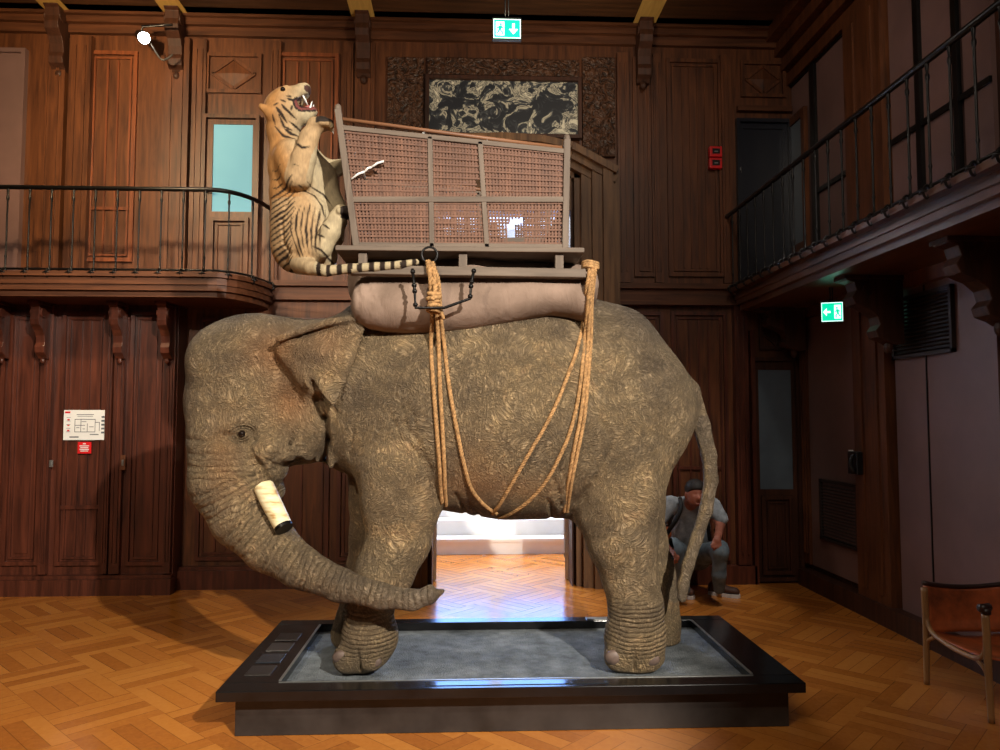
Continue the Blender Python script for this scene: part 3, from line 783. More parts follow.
# red alarm boxes
for k, (a, b) in enumerate(((148, 158.5), (159.5, 170))):
    x0, z0, x1, z1 = rect(708, a, 720.5, b, YW-.016)
    e = empty('alarm_call_point', ((x0+x1)/2, YW-.016, z0), ['upper one of two red alarm boxes on the dark upper panelling', 'lower one of two red alarm boxes on the dark upper panelling'][k], 'alarm box', 'red alarm boxes')
    m = MB(); m.box(x0, YW-.07, z0, x1, YW-.016, z1); m.build('housing', M['red'], e, bevel=.006)
    m = MB(); m.box(x0+.025, YW-.075, z0+.028, x1-.025, YW-.069, z1-.025); m.build('cover', M['blackp'], e)
    m = MB(); m.box(x0+.045, YW-.078, z0+.045, x1-.045, YW-.0745, z0+.055); m.build('button', M['silver'], e)
# small square device at (747, 170)
small('door_contact', 738.5, 166, 741, 173, YW-.05, M['ivory'], 'tiny pale door contact beside the dark upper doorway', 'sensor')
# exit signs
def exit_sign(c, wv, nv, W, H, label, arrow, e_name='exit_sign', rods=None):
    """c centre; wv unit vector along width (viewer's left to right); nv toward the viewer"""
    c = Vector(c); wv = Vector(wv); nv = Vector(nv); uz = Vector((0, 0, 1))
    e = empty(e_name, c, label, 'exit sign')
    def pt(u, v, d): return c + wv*(u*W/2) + uz*(v*H/2) + nv*d
    def slabp(mb, P, d0, d1): mb.prism(P, lambda u, v: pt(u, v, d0), lambda u, v: pt(u, v, d1))
    m = MB(); slabp(m, [(-1.06, -1.1), (1.06, -1.1), (1.06, 1.25), (-1.06, 1.25)], -.04, 0); m.build('housing', M['blackp'], e)
    m = MB(); slabp(m, [(-1, -1), (1, -1), (1, 1), (-1, 1)], .001, .006); m.build('face', M['green'], e)
    m = MB()
    fl = 1 if arrow == 'down' else -1
    def sh(P): slabp(m, [(u*fl, v) for u, v in P], .0065, .009)
    # white frame
    slabp(m, [(-1, -1), (1, -1), (1, -.93), (-1, -.93)], .0065, .008); slabp(m, [(-1, .93), (1, .93), (1, 1), (-1, 1)], .0065, .008)
    slabp(m, [(-1, -.93), (-.95, -.93), (-.95, .93), (-1, .93)], .0065, .008); slabp(m, [(.95, -.93), (1, -.93), (1, .93), (.95, .93)], .0065, .008)
    # door opening (white) with green man on it
    sh([(-.82, -.72), (-.2, -.72), (-.2, .72), (-.82, .72)])
    if arrow == 'down': sh([(.38, .55), (.56, .55), (.56, -.05), (.8, -.05), (.47, -.6), (.14, -.05), (.38, -.05)])
    else: 
        slabp(m, [(-.15, .1), (-.15, -.1), (-.5, -.1), (-.5, -.42), (-.85, 0), (-.5, .42), (-.5, .1)], .0065, .009)
    m.build('pictogram', M['signw'], e)
    m = MB()
    def sg(P): slabp(m, [(u*fl, v) for u, v in P], .0095, .011)
    ox = -.5
    sg([(ox-.02, .3), (ox+.12, .3), (ox+.12, .52), (ox-.02, .52)])            # head
    sg([(ox-.14, -.15), (ox+.08, -.15), (ox+.14, .26), (ox-.08, .26)])        # trunk
    sg([(ox+.08, .24), (ox+.26, .02), (ox+.2, -.04), (ox+.02, .12)]); sg([(ox-.08, .24), (ox-.26, .05), (ox-.2, -.03), (ox-.04, .12)])
    sg([(ox+.0, -.12), (ox+.2, -.35), (ox+.2, -.64), (ox+.1, -.64), (ox+.09, -.4), (ox-.08, -.15)]); sg([(ox-.12, -.12), (ox-.02, -.2), (ox-.14, -.5), (ox-.3, -.5), (ox-.28, -.4), (ox-.2, -.4)])
    m.build('running_figure', M['green'], e)
    if rods:
        m = MB()
        for u in (-.12, .12): m.tube([pt(u*1.0, 1.2, -.02), Vector((pt(u, 0, -.02).x, pt(u, 0, -.02).y, rods))], .006, 6)
        m.build('hanger', M['blackp'], e, smooth=True)
    return e
p = at(507, 29, 5.6); exit_sign(p, (1, 0, 0), (0, -1, 0), .21, .15, 'green lit exit sign hanging from the ceiling above the painting', 'down', rods=ZC-.14)
p = at(832, 312, 5.75); wv = Vector((1, -.35, 0)).normalized(); exit_sign(p, wv, (wv.y, -wv.x, 0), .155, .15, 'green lit exit sign with left arrow below the right gallery', 'left', rods=zb_-.015)
# ventilation grilles on the right wall
for k, (a, b, z0p, z1p, lab) in enumerate(((901, 963, 0, 0, 'large dark louvred vent high on the mauve right wall'), (823, 861, 0, 0, 'lower louvred vent near the floor on the mauve right wall'))):
    ya, yb = RY(a), RY(b); mid = (a+b)/2
    z1 = atX(mid, (286 if k == 0 else 482), XR-.03).z; z0 = atX(mid, (355 if k == 0 else 545), XR-.03).z
    if k == 0: z1 = atX(mid, 290, XR-.03).z
    e = empty('air_vent', (XR-.03, (ya+yb)/2, z0), lab, 'vent')
    m = MB(); X = XR-.031
    m.box(X-.03, yb, z0, X, yb+.025, z1); m.box(X-.03, ya-.025, z0, X, ya, z1); m.box(X-.03, yb, z0, X, ya, z0+.025); m.box(X-.03, yb, z1-.025, X, ya, z1)
    m.build('frame', M['grille'], e)
    m = MB(); n = int((z1-z0-.05)/.028)
    for i in range(n): m.bar((X-.013, yb+.02, z0+.035+i*.028), (X-.013, ya-.02, z0+.035+i*.028), .02, .006, (.6, 0, 1))
    m.build('slats', M['grille'], e)
    m = MB(); m.box(X-.004, yb+.02, z0+.02, X, ya-.02, z1-.02); m.build('backing', M['blackp'] if k == 0 else M['mauve'], e)
# black wall box with white card on the pillar
y0 = RY(876); y1 = RY(858); z0 = atX(867, 475, XR-.09).z; z1 = atX(867, 452, XR-.09).z
e = empty('card_reader', (XR-.106, (y0+y1)/2, z0), 'black wall handset box with small white label on the brown pillar', 'wall phone')
m = MB(); m.box(XR-.16, y0+.02, z0, XR-.106, (y0+y1)/2+.03, z1); m.build('case', M['blackp'], e, bevel=.008)
m = MB(); m.tube(catmull([(XR-.17, y0+.05, z0+.02), (XR-.19, y0+.06, (z0+z1)/2), (XR-.17, y0+.05, z1-.02)]), .014); m.build('handset', M['blackp'], e, smooth=True)
m = MB(); m.box(XR-.135, (y0+y1)/2+.035, (z0+z1)/2, XR-.106, (y0+y1)/2+.06, z1+.01); m.build('label_card', M['white'], e)
# visible spotlight upper left
P = at(144, 38, 6.75)
e = empty('spotlight', P, 'glaring white spotlight clamped to the corbel at the upper left', 'lamp')
aim = (Vector((-.3, 3.6, 2.4))-P).normalized()
m = MB(); m.tube([P-aim*.16, P-aim*.14, P-aim*.05, P], [.03, .045, .05, .06], 16); m.build('housing', M['blackp'], e, smooth='auto')
m = MB(); m.tube([P+aim*.0005, P+aim*.004], [.05, .05], 16); m.build('lens', M['lamp'], e)
m = MB(); m.tube(catmull([P-aim*.1, P-aim*.1+Vector((.08, 0, -.06)), P+Vector((.13, .08, -.16)), P+Vector((.22, .1, -.1))], 6), .008, 6); m.build('cable', M['pot'], e, smooth=True)
m = MB(); m.tube([P-aim*.1, P-aim*.1+Vector((0, .02, .1)), P+Vector((.24, .02, .14))], .012, 6); m.build('arm', M['blackp'], e, smooth=True)

# ================================================================== PLINTH
ZP = .255; ZG = .205
fl = atZ(213, 692, ZP); fr = atZ(807, 683, ZP); bl = atZ(290, 622, ZP); br = atZ(715, 614, ZP)
PX0 = -1.195; PX1 = 1.672; PY0 = 3.71; PY1 = 4.99
print('PLINTH', fl, fr, bl, br)
e = empty('display_plinth', ((PX0+PX1)/2, (PY0+PY1)/2, 0), 'low black display plinth with grey gravel bed under the elephant', 'plinth')
fw = .17
m = MB()
ix0, ix1, iy0, iy1 = PX0+.27, PX1-.22, PY0+.12, PY1-.1
m.box(PX0, PY0, ZP-.05, PX1, iy0, ZP); m.box(PX0, iy1, ZP-.05, PX1, PY1, ZP); m.box(PX0, iy0, ZP-.05, ix0, iy1, ZP); m.box(ix1, iy0, ZP-.05, PX1, iy1, ZP)
m.build('rim', M['plate'], e, bevel=.004)
m = MB(); m.box(PX0+.06, PY0+.115, 0, PX1-.04, PY1-.06, ZG-.01); m.build('base', M['side'], e, bevel=.004)
m = MB(); m.box(PX0+.13, PY0+.118, ZG-.02, PX1-.13, PY1-.09, ZG); m.build('gravel_bed', M['gravel'], e)
m = MB()
for a in (ix0, ix1): m.box(a-.006, iy0+.02, ZP-.001, a+.006, iy1-.02, ZP+.004)
m.box(ix0, iy0-.006, ZP-.001, ix1, iy0, ZP+.003)
m.build('edge_strip', M['silver'], e)
xa, xb = atZ(425, 684, ZP).x, atZ(607, 680, ZP).x
m = MB(); m.box(xa, PY0+.035, ZP-.001, xb, PY0+.085, ZP+.003); m.build('reflection_strip', M['glossplate'], e)  # polished bluish strip standing in for the doorway's reflection on the rim
for k in range(4):
    ya = PY0+.22+k*.2
    m = MB(); m.box(PX0+.07, ya, ZP-.001, PX0+.2, ya+.15, ZP+.005); frame2 = m
    o = m.build('label_plate', M['glossplate'] if k == 1 else M['side'], e, bevel=.003)
m = MB(); q = atZ(605, 622, ZP); m.box(q.x-.11, PY1-.075, ZP-.001, q.x+.1, PY1-.03, ZP+.006); m.build('small_plate', M['silver'], e)

# ================================================================== ELEPHANT
YE = 4.35; K = YE/FPX*1.0*1.0
def E(px, py, Y=YE): return at(px, py, Y)
def ch(lst, Yd=YE, s=1.0):
    out = []
    for it in lst:
        px, py, r = it[:3]; Y = it[3] if len(it) > 3 else Yd
        p = at(px, py, Y); out.append(((p.x, p.y, p.z), r*Y/FPX*s))
    return out
lo = (at(178, 400, YE).x-.03, 3.62, .17); hi = (at(724, 400, YE).x+.05, 5.05, at(500, 282, YE).z+.06)
S = SDF(lo, hi, .0115)
# torso of revolution-like sections
tab = [(338, 330, 440, .2), (350, 305, 462, .31), (380, 298, 492, .40), (410, 294, 503, .45), (440, 291, 509, .49), (500, 289, 519, .53), (550, 292, 518, .53), (585, 301, 508, .50),
       (610, 307, 496, .47), (635, 320, 488, .42), (656, 338, 474, .36), (676, 362, 454, .27), (687, 380, 436, .19), (693, 396, 420, .1), (696, 404, 412, .03)]
tx = np.array([at(a, 400, YE).x for a, b, c_, d in tab]); tzt = np.array([at(a, b, YE).z for a, b, c_, d in tab]); tzb = np.array([at(a, c_, YE).z for a, b, c_, d in tab]); tw = np.array([d for a, b, c_, d in tab])
X, Y, Z = S.grid((slice(None),)*3)
xx = X[:, 0, 0]
fine = np.linspace(tx[0], tx[-1], 200)
def smooth_interp(v):
    y = np.interp(fine, tx, v); k = np.ones(9)/9; yp = np.pad(y, 4, mode='edge'); return np.interp(xx, fine, np.convolve(yp, k, 'valid'))
T, B, Wd = smooth_interp(tzt), smooth_interp(tzb), smooth_interp(tw)
zc = ((T+B)/2 - .03*(T-B))[:, None, None]; hzz = ((T-B)/2)[:, None, None]; Ww = np.maximum(Wd, .02)[:, None, None]
zz = (Z-((T+B)/2)[:, None, None])/hzz
ww = Ww*(1 - .10*zz)            # slightly wider belly
q = (np.abs(zz)**2.15 + np.abs((Y-YE)/ww)**2.15)**(1/2.15)
d = (q-1)*np.minimum(hzz, Ww)
ex = np.maximum(np.maximum(tx[0]-X, X-tx[-1]), 0); d = np.where(ex > 0, np.maximum(d, 0)+ex, d)
S.F = np.minimum(S.F, d.astype(np.float32)); del q, zz, ww, d
# pelvic and spinal shaping
S.chain(ch([(560, 330, 36), (618, 345, 34), (650, 385, 34)]), 1.15, .08)
# neck and head
S.chain(ch([(292, 368, 50), (350, 384, 70)]), .78, .12)
S.chain(ch([(300, 400, 42), (352, 410, 60)]), .74, .1)
S.ell(E(242, 368), (.288, .27, .295), .08)
S.chain(ch([(259, 360, 42), (234, 404, 43), (237, 440, 43)]), .92, .08)
S.chain(ch([(222, 360, 33), (256, 350, 33)], YE-.1), 1.0, .06); S.chain(ch([(222, 360, 33), (256, 350, 33)], YE+.1), 1.0, .06)
S.chain(ch([(262, 425, 38), (300, 420, 38)]), .85, .06)
S.chain(ch([(268, 445, 25), (300, 440, 24)]), .8, .05)
S.chain(ch([(268, 462, 12), (276, 477, 5)]), 1.6, .04)
for yq in (4.13, 2*YE-4.13):
    S.ell((at(273, 449, 4.13).x, yq, at(273, 449, 4.13).z), (.10, .07, .08), .05); S.ell((at(286, 452, 4.13).x, yq, at(286, 452, 4.13).z), (.07, .06, .05), .05)
# trunk
TR = [(234, 440, 44, 4.34), (232, 480, 40, 4.3), (245, 515, 33, 4.22), (270, 545, 26, 4.1), (300, 567, 20, 3.98), (340, 585, 15.5, 3.87), (380, 596, 12, 3.8), (412, 600, 9.5, 3.77), (430, 597, 7.5, 3.77)]
S.chain(ch(TR), 1.0, .03)
S.chain(ch([(432, 595, 6, 3.77), (443, 591, 2.6, 3.77)]), 1.2, .015); S.chain(ch([(426, 591, 5, 3.77), (431, 588, 4, 3.77)]), 1.0, .01)
S.chain(ch([(272, 450, 18, 4.2), (275, 468, 12, 4.22), (277, 481, 4, 4.25)]), 1.2, .04); S.chain(ch([(272, 450, 18, 4.5), (275, 468, 12, 4.48), (277, 481, 4, 4.45)]), 1.2, .04)
# tusk sheath
for sg in (-1, 1): S.chain([((at(252, 468, YE).x, YE+sg*.15, at(252, 468, YE).z), .10), ((at(265, 494, YE).x, YE+sg*.22, at(265, 494, YE).z), .062)], 1, .05)
# brow + cheek
for sg in (-1, 1):
    S.ell((at(243, 424, YE).x, YE+sg*.215, at(243, 424, YE).z), (.07, .04, .035), .04, tilt=.5)
    S.ell((at(240, 436, YE).x, YE+sg*.262, at(240, 436, YE).z), (.05, .035, .03), .025, sub=True)
    S.ell((at(262, 395, YE).x, YE+sg*.20, at(262, 395, YE).z), (.12, .07, .12), .06)
    S.ell((at(275, 430, YE).x, YE+sg*.20, at(275, 430, YE).z), (.13, .05, .10), .05)
# legs
S.chain(ch([(398, 430, 52), (402, 470, 45)], 4.14), .6, .08)
S.chain(ch([(402, 470, 44, 4.12), (401, 503, 39, 4.1), (399, 538, 31.5, 4.1), (384, 573, 28.5, 4.1), (371, 604, 22, 4.1), (370, 616, 22, 4.1)]), .95, .03)
S.ell(at(370, 636, 4.1), (.152, .15, .155), .03); S.ell(at(362, 655, 4.12), (.135, .13, .09), .03); S.ell(at(347, 658, 4.05), (.075, .07, .08), .02); S.ell(at(371, 659, 4.02), (.07, .06, .06), .02)
S.chain(ch([(388, 460, 42, 4.55), (384, 500, 33, 4.6), (380, 535, 29, 4.62), (369, 572, 22, 4.62), (361, 598, 18, 4.62), (358, 618, 20, 4.62)]), .95, .04)
S.chain(ch([(355, 622, 19, 4.62), (347, 634, 16, 4.6)]), 1, .04)
S.chain(ch([(624, 415, 62), (620, 465, 50)], 4.18), .55, .09)
S.chain(ch([(619, 458, 52, 4.17), (619, 500, 44, 4.13), (622, 540, 35, 4.1), (629, 573, 27.5, 4.1), (636, 606, 26.5, 4.1), (636, 622, 28, 4.1)]), .95, .03)
S.ell(at(635, 638, 4.1), (.168, .165, .155), .03); S.ell(at(634, 656, 4.12), (.165, .15, .085), .03); S.ell(at(619, 657, 4.04), (.08, .06, .075), .02); S.ell(at(648, 657, 4.03), (.075, .06, .07), .02)
S.chain(ch([(622, 450, 42, 4.5), (628, 500, 36, 4.57), (640, 540, 26, 4.6), (652, 575, 22, 4.6), (657, 600, 20, 4.6), (658, 622, 21, 4.6), (657, 640, 23, 4.6)]), .95, .04)
# patella bulge & elbow
S.ell(at(600, 515, 4.1), (.12, .1, .12), .06); S.ell(at(432, 497, 4.1), (.05, .06, .05), .03)
# flank fold between belly and hind leg
S.chain(ch([(560, 470, 34), (592, 505, 22)], 4.2), .6, .06)
# tail
S.chain(ch([(666, 368, 14, YE), (688, 392, 12, YE), (701, 425, 9, YE), (709, 455, 7.6, YE-.02), (711, 480, 7, YE-.04), (706, 510, 6.6, YE-.06), (696, 540, 6.1, YE-.08), (688, 565, 6, YE-.1), (683, 585, 5.6, YE-.1), (682, 598, 4.8, YE-.1)]), 1.0, .018)
# ears
def earpts(Y, lst): return [(at(a, b, Y).x, at(a, b, Y).z) for a, b in lst]
EAR = [(277, 338), (300, 330), (330, 320), (367, 316), (368, 326), (362, 345), (356, 362), (348, 382), (339, 402), (336, 412), (330, 405), (318, 396), (308, 388), (302, 372), (297, 352), (288, 346)]
e0x = at(285, 350, 4.0).x; e1x = at(366, 350, 4.0).x
def flare_n(X, Z): return -.06*np.sin((X-e0x)/(e1x-e0x)*2.2) + .012*np.sin(Z*26+X*9)
def flare_f(X, Z): return -flare_n(X, Z)
S.poly(earpts(4.03, EAR), 4.03, .013, .02, flare_n)
YM = 2*YE-4.03; pf = earpts(4.03, EAR); S.poly(pf, YM, .013, .02, flare_f)
for sg in (-1, 1):
    def mm(p): return ((p[0], YE+sg*(YE-p[1])*1.0 if sg > 0 else p[1], p[2]))
    for L in ([(278, 339, 3.6, 3.985), (300, 331, 3.8, 3.96), (330, 322, 3.6, 3.945), (366, 316, 3.4, 3.94)], [(301, 345, 9, 4.06), (309, 378, 11, 4.06)]):
        S.chain([(mm(p), r) for p, r in ch(L)], 1, .015)
    # hanging dewlap folds behind the jaw
    for L in ([(320, 398, 5, 4.12), (326, 430, 5, 4.14), (331, 466, 3, 4.18)], [(314, 395, 5, 4.16), (318, 430, 5, 4.2), (318, 460, 3, 4.24)], [(300, 440, 8, 4.16), (309, 457, 4, 4.2)]):
        S.chain([(mm(p), r) for p, r in ch(L)], .8, .02)
S.chain([((at(298, 424, 4.15).x, 4.17, at(298, 424, 4.15).z), .135), ((at(300, 436, 4.15).x, 4.19, at(300, 436, 4.15).z), .115)], .6, .03)
S.chain([((at(298, 424, 4.15).x, 2*YE-4.17, at(298, 424, 4.15).z), .135), ((at(300, 436, 4.15).x, 2*YE-4.19, at(300, 436, 4.15).z), .115)], .6, .03)
S.chain(ch([(292, 350, 16, 4.1), (318, 385, 14, 4.1)]), 1, .04); S.chain(ch([(292, 350, 16, 2*YE-4.1), (318, 385, 14, 2*YE-4.1)]), 1, .04)
S.groove(g2([(318, 402), (324, 420), (325, 440), (319, 462)], 4.1) if False else earpts(4.05, [(315, 399), (323, 418), (324, 440), (317, 460)]), .018, .07)
# creases
def g2(lst, Y): return earpts(Y, lst)
for L in ([(402, 422), (418, 440), (430, 468), (438, 500)], [(408, 440), (420, 458), (432, 488)], [(585, 500), (594, 478), (606, 455), (612, 440)], [(578, 505), (588, 488)], [(352, 430), (346, 455)]):
    S.groove(g2(L, 3.95), .012, .02)
for L in ([(312, 382), (322, 398), (334, 412)],): S.groove(g2(L, 4.0), .016, .03)
# fold wrinkles on cheek/jaw and foot ankles
for i in range(6):
    o_ = i*6; S.groove(g2([(268+o_*.6, 462-o_*.3), (285+o_*.6, 452-o_), (304+o_*.4, 452-o_*.7)], 4.1), .007, .009)
S.groove(g2([(357, 650), (359, 672)], 3.95), .008, .03, 3, 4.1); S.groove(g2([(634, 650), (636, 672)], 3.95), .008, .03, 3, 4.1)
for i in range(0, 5):      # jaw and cheek wrinkles
    R_ = 25+i*6; S.groove(g2([(296+R_*math.cos(t_), 424+R_*math.sin(t_)*.95) for t_ in [math.radians(95+k*16) for k in range(6)]], 4.05), .009, .010)
for R_ in (8, 12): S.groove(g2([(242+R_*math.cos(t_), 435+R_*.75*math.sin(t_)) for t_ in [math.radians(k*30) for k in range(13)]], 4.06), .009, .014)
S.groove(g2([(246, 446), (256, 462), (262, 480)], 4.05), .009, .009); S.groove(g2([(252, 440), (264, 452), (270, 470)], 4.05), .009, .009)
for i in range(22):     # rings across the trunk
    f_ = i/21*7.4; k_ = min(int(f_), 7); t_ = f_-k_; A_, B_ = TR[k_], TR[k_+1]
    cx_, cy_, cr_ = [A_[j]+(B_[j]-A_[j])*t_ for j in range(3)]; dx_, dy_ = B_[0]-A_[0], B_[1]-A_[1]; L_ = math.hypot(dx_, dy_); nx_, ny_ = -dy_/L_, dx_/L_
    Yq = A_[3]+(B_[3]-A_[3])*t_-.1
    S.groove(g2([(cx_-nx_*cr_*-.2, cy_-ny_*cr_*-.2), (cx_+nx_*cr_*.6, cy_+ny_*cr_*.6+2), (cx_+nx_*cr_*1.1, cy_+ny_*cr_*1.1)], Yq), .009, .02 if i < 17 else .010, 3, 4.0 if i > 10 else 5)
for i, (a_, b_) in enumerate([(395, 395), (388, 412), (405, 402), (560, 470), (552, 478), (600, 420), (455, 495), (548, 500), (470, 505)]):
    S.groove(g2([(a_, b_), (a_+8, b_+14), (a_+11, b_+30)], 3.9), .010, .02)
# ground cut
X, Y, Z = S.grid((slice(None),)*3); S.F = np.maximum(S.F, (ZG+.001 - Z)*np.ones_like(S.F))
ele, EV, EQ = S.mesh('elephant', M['skin'], origin=(at(500, 400, YE).x, YE, ZG), smooth_it=1)
tag(ele, 'large grey brown taxidermy elephant standing in profile on the black plinth', 'elephant')
P2 = EV[:, [0, 2]]
d, u, L = polydist(P2, [(at(a, b, Yy).x, at(a, b, Yy).z) for a, b, r_, Yy in TR]); 
tail_d, _, _ = polydist(P2, [(at(a, b, YE).x, at(a, b, YE).z) for a, b in ((704, 425), (713, 455), (716, 480), (711, 510), (699, 540), (688, 565), (682, 598))])
rw_ = np.interp(u, [0, .1, 1], [40, 40, 10])*YE/FPX
ring = np.clip(1.6 - d/rw_, 0, 1)*(d < rw_*1.25)*np.clip(u*12-.2, 0, 1)
ring *= (EV[:, 0] < at(450, 500, 3.8).x)
# keep rings off the legs behind the trunk
ring *= ~((EV[:, 1] > 3.93) & (EV[:, 0] > at(330, 560, 4.1).x))
back = np.clip((EV[:, 2]-1.95)/.3, 0, 1); grey = np.clip(back*.9 + ring*np.clip((u-.5)*2, 0, 1)*.9 + (tail_d < .06)*.6, 0, 1)
rump = np.clip((EV[:, 0]-at(600, 400, YE).x)/.3, 0, 1)*np.clip((EV[:, 2]-1.5)/.5, 0, 1)*.6; grey = np.clip(grey+rump, 0, 1)
front = np.clip((at(215, 400, YE).x-EV[:, 0])/.12, 0, 1)*.6; grey = np.clip(grey+front, 0, 1)
EPX = np.stack([300 + (EV[:, 0]-at(300, 400, 4.08).x)/(4.08/FPX), 400 - (EV[:, 2]-at(300, 400, 4.08).z)/(4.08/FPX)], 1)
warm = sum(a_*np.exp(-((EPX[:, 0]-cx_)/sx_)**2 - ((EPX[:, 1]-cy_)/sy_)**2) for cx_, cy_, sx_, sy_, a_ in ((272, 352, 26, 22, .7), (290, 400, 20, 22, .8), (225, 460, 16, 40, .35), (330, 345, 22, 20, .4), (500, 485, 60, 14, .4), (470, 470, 24, 30, .35)))
warm = np.clip(warm, 0, 1)
legm = ((EV[:, 2] > .28) & (EV[:, 2] < .66) & ((EV[:, 0] > at(580, 600, 4.1).x) & (EV[:, 0] < at(672, 600, 4.1).x))) | ((EV[:, 2] > .27) & (EV[:, 2] < .55) & (EV[:, 0] > at(330, 600, 4.1).x) & (EV[:, 0] < at(405, 600, 4.1).x) & (EV[:, 1] > 3.93))
lm = np.clip(np.minimum(EV[:, 2]-.27, .62-EV[:, 2])/.08, 0, 1)*legm
ring = np.where(legm, lm, ring)
ulegs = EV[:, 2]*1.45 + .03*np.sin(EV[:, 0]*9)
uL = np.where(legm, ulegs, u*L)
colattr(ele, 'region', np.stack([ring, grey, warm], 1)); fattr(ele, 'ring_u', uL)
EB = bvh_of(EV, EQ)
def hit(px, py, lift=0, default=4.0):
    dr = ray(px, py).normalized(); r_ = EB.ray_cast(CAM, dr)
    return (r_[0] - dr*lift) if r_[0] is not None else at(px, py, default)
# tusk
def local(o, mb, name, mat, **k): return mb.build(name, mat, o, **k)
p0 = Vector(at(264, 487, 4.08)); p1 = Vector(at(271, 502, 4.03)); p2 = Vector(at(284, 528, 3.96))
m = MB(); m.tube([p0, p1, p0.lerp(p2, .75), p2], [.053, .052, .049, .046], 20); m.build('tusk', M['ivory'], ele, smooth='auto')
m = MB(); dd = (p2-p1).normalized(); m.tube([p2-dd*.012, p2+dd*.006], [.0485, .048], 20); m.build('tusk_band', M['iron'], bpy.data.objects['tusk'] if False else ele, smooth='auto')
ep = hit(242, 434, -.006); m = MB(); m.ball(ep, .021); m.build('eye', M['eye'], ele, smooth=True)
m = MB(); m.ball((ep.x, 2*YE-ep.y, ep.z), .021); m.build('eye', M['eye'], ele, smooth=True)
for k_, (rx_, rz_) in enumerate(((.034, .022), (.052, .036), (.072, .05))):
    for half in (0, 1):
        pts_ = []
        for j in range(9):
            t_ = math.radians(15+150*j/8) + (PI if half else 0); q_ = ep + Vector((rx_*math.cos(t_)+.008*math.sin(t_), 0, rz_*math.sin(t_)))
            dr = (q_-CAM).normalized(); h_ = EB.ray_cast(CAM, dr); pts_.append(h_[0]-dr*.001 if h_[0] is not None else q_)
        m = MB(); m.tube(pts_, [.003]+[.0065-.001*k_]*7+[.003], 8); m.build('eyelid_fold', M['skin'], ele, smooth=True)
# toenails
for (a, b, rr) in ((344, 660, .056), (371, 664, .048), (618, 660, .062), (650, 662, .050)):
    q_ = hit(a, b-3, -.012); m = MB(); m.ball((q_.x, q_.y+.012, q_.z-.006), rr, (1.15, .42, .72)); m.build('toenail', M['nail'], ele, smooth=True)

# ================================================================== SADDLE PAD
YN = 3.86   # near side plane of the howdah gear
PT = [(351, 296, 312), (356, 284, 322), (368, 280, 328), (385, 279, 331), (410, 278, 333), (440, 277, 333), (470, 277, 330), (500, 277, 325), (525, 276, 320), (550, 276, 315), (570, 277, 317), (586, 279, 322), (592, 288, 312)]
xs_ = np.array([at(a, 300, 3.95).x for a, b, c_ in PT]); zt = np.array([at(a, b, 3.95).z for a, b, c_ in PT]); zbm = np.array([at(a, c_, 3.95).z for a, b, c_ in PT])
S = SDF((xs_[0]-.05, 3.62, zbm.min()-.08), (xs_[-1]+.05, 5.08, zt.max()+.2), .012)
X, Y, Z = S.grid((slice(None),)*3); xx = X[:, 0, 0]
Tt, Bb = np.interp(xx, xs_, zt), np.interp(xx, xs_, zbm)
for sg in (-1, 1):
    yc = YE + sg*.36; rz = ((Tt-Bb)/2)[:, None, None]; cz = ((Tt+Bb)/2)[:, None, None]; ry = np.minimum(.15, rz[:, 0, 0]*1.3)[:, None, None]
    q = np.sqrt(((Z-cz)/rz)**2 + ((Y-yc)/ry)**2); dd = (q-1)*np.minimum(rz, ry)
    exx = np.maximum(np.maximum(xs_[0]-X, X-xs_[-1]), 0); dd = np.where(exx > 0, np.maximum(dd, 0)+exx, dd)
    S.merge((slice(None),)*3, dd.astype(np.float32), .02)
for a in (400, 460, 520, 560):
    pass
S.chain([((at(375, 280, YE).x, YE, 2.31), .15), ((at(470, 280, YE).x, YE, 2.33), .155), ((at(575, 280, YE).x, YE, 2.29), .15)], 2.6, .06)
S.chain([((at(455, 280, YE).x, YE+.1, 2.36), .12), ((at(530, 280, YE).x, YE+.1, 2.36), .12)], 1.6, .08)
for L in ([(356, 285), (362, 300), (358, 318)], [(366, 282), (374, 300), (368, 322)], [(378, 290), (384, 312)]): S.groove(g2(L, 3.9), .008, .014)
o, V_, Q_ = S.mesh('saddle_pad', M['pad'], origin=(at(470, 300, YE).x, YE, 2.3), smooth_it=1)
tag(o, 'dusty pink canvas saddle pad rolled over the elephant back', 'pad')
PB = bvh_of(V_, Q_)
def hit2(px, py, lift=0, default=3.95):
    dr = ray(px, py).normalized(); best = None
    for b_ in (EB, PB):
        r_ = b_.ray_cast(CAM, dr)
        if r_[0] is not None and (best is None or r_[3] < best[1]): best = (r_[0], r_[3])
    return best[0]-dr*lift if best else at(px, py, default)

# ================================================================== HOWDAH
HY0, HY1 = 3.84, 4.72
e = empty('howdah', (at(460, 250, YE).x, YE, at(460, 250, HY0).z), 'grey wooden howdah with woven cane sides on the elephant back', 'howdah')
def H(px, py, Y=HY0): 
    p = at(px, py, HY0); return Vector((p.x, Y, p.z))
def sideY(fn):
    fn(HY0); fn(HY1)
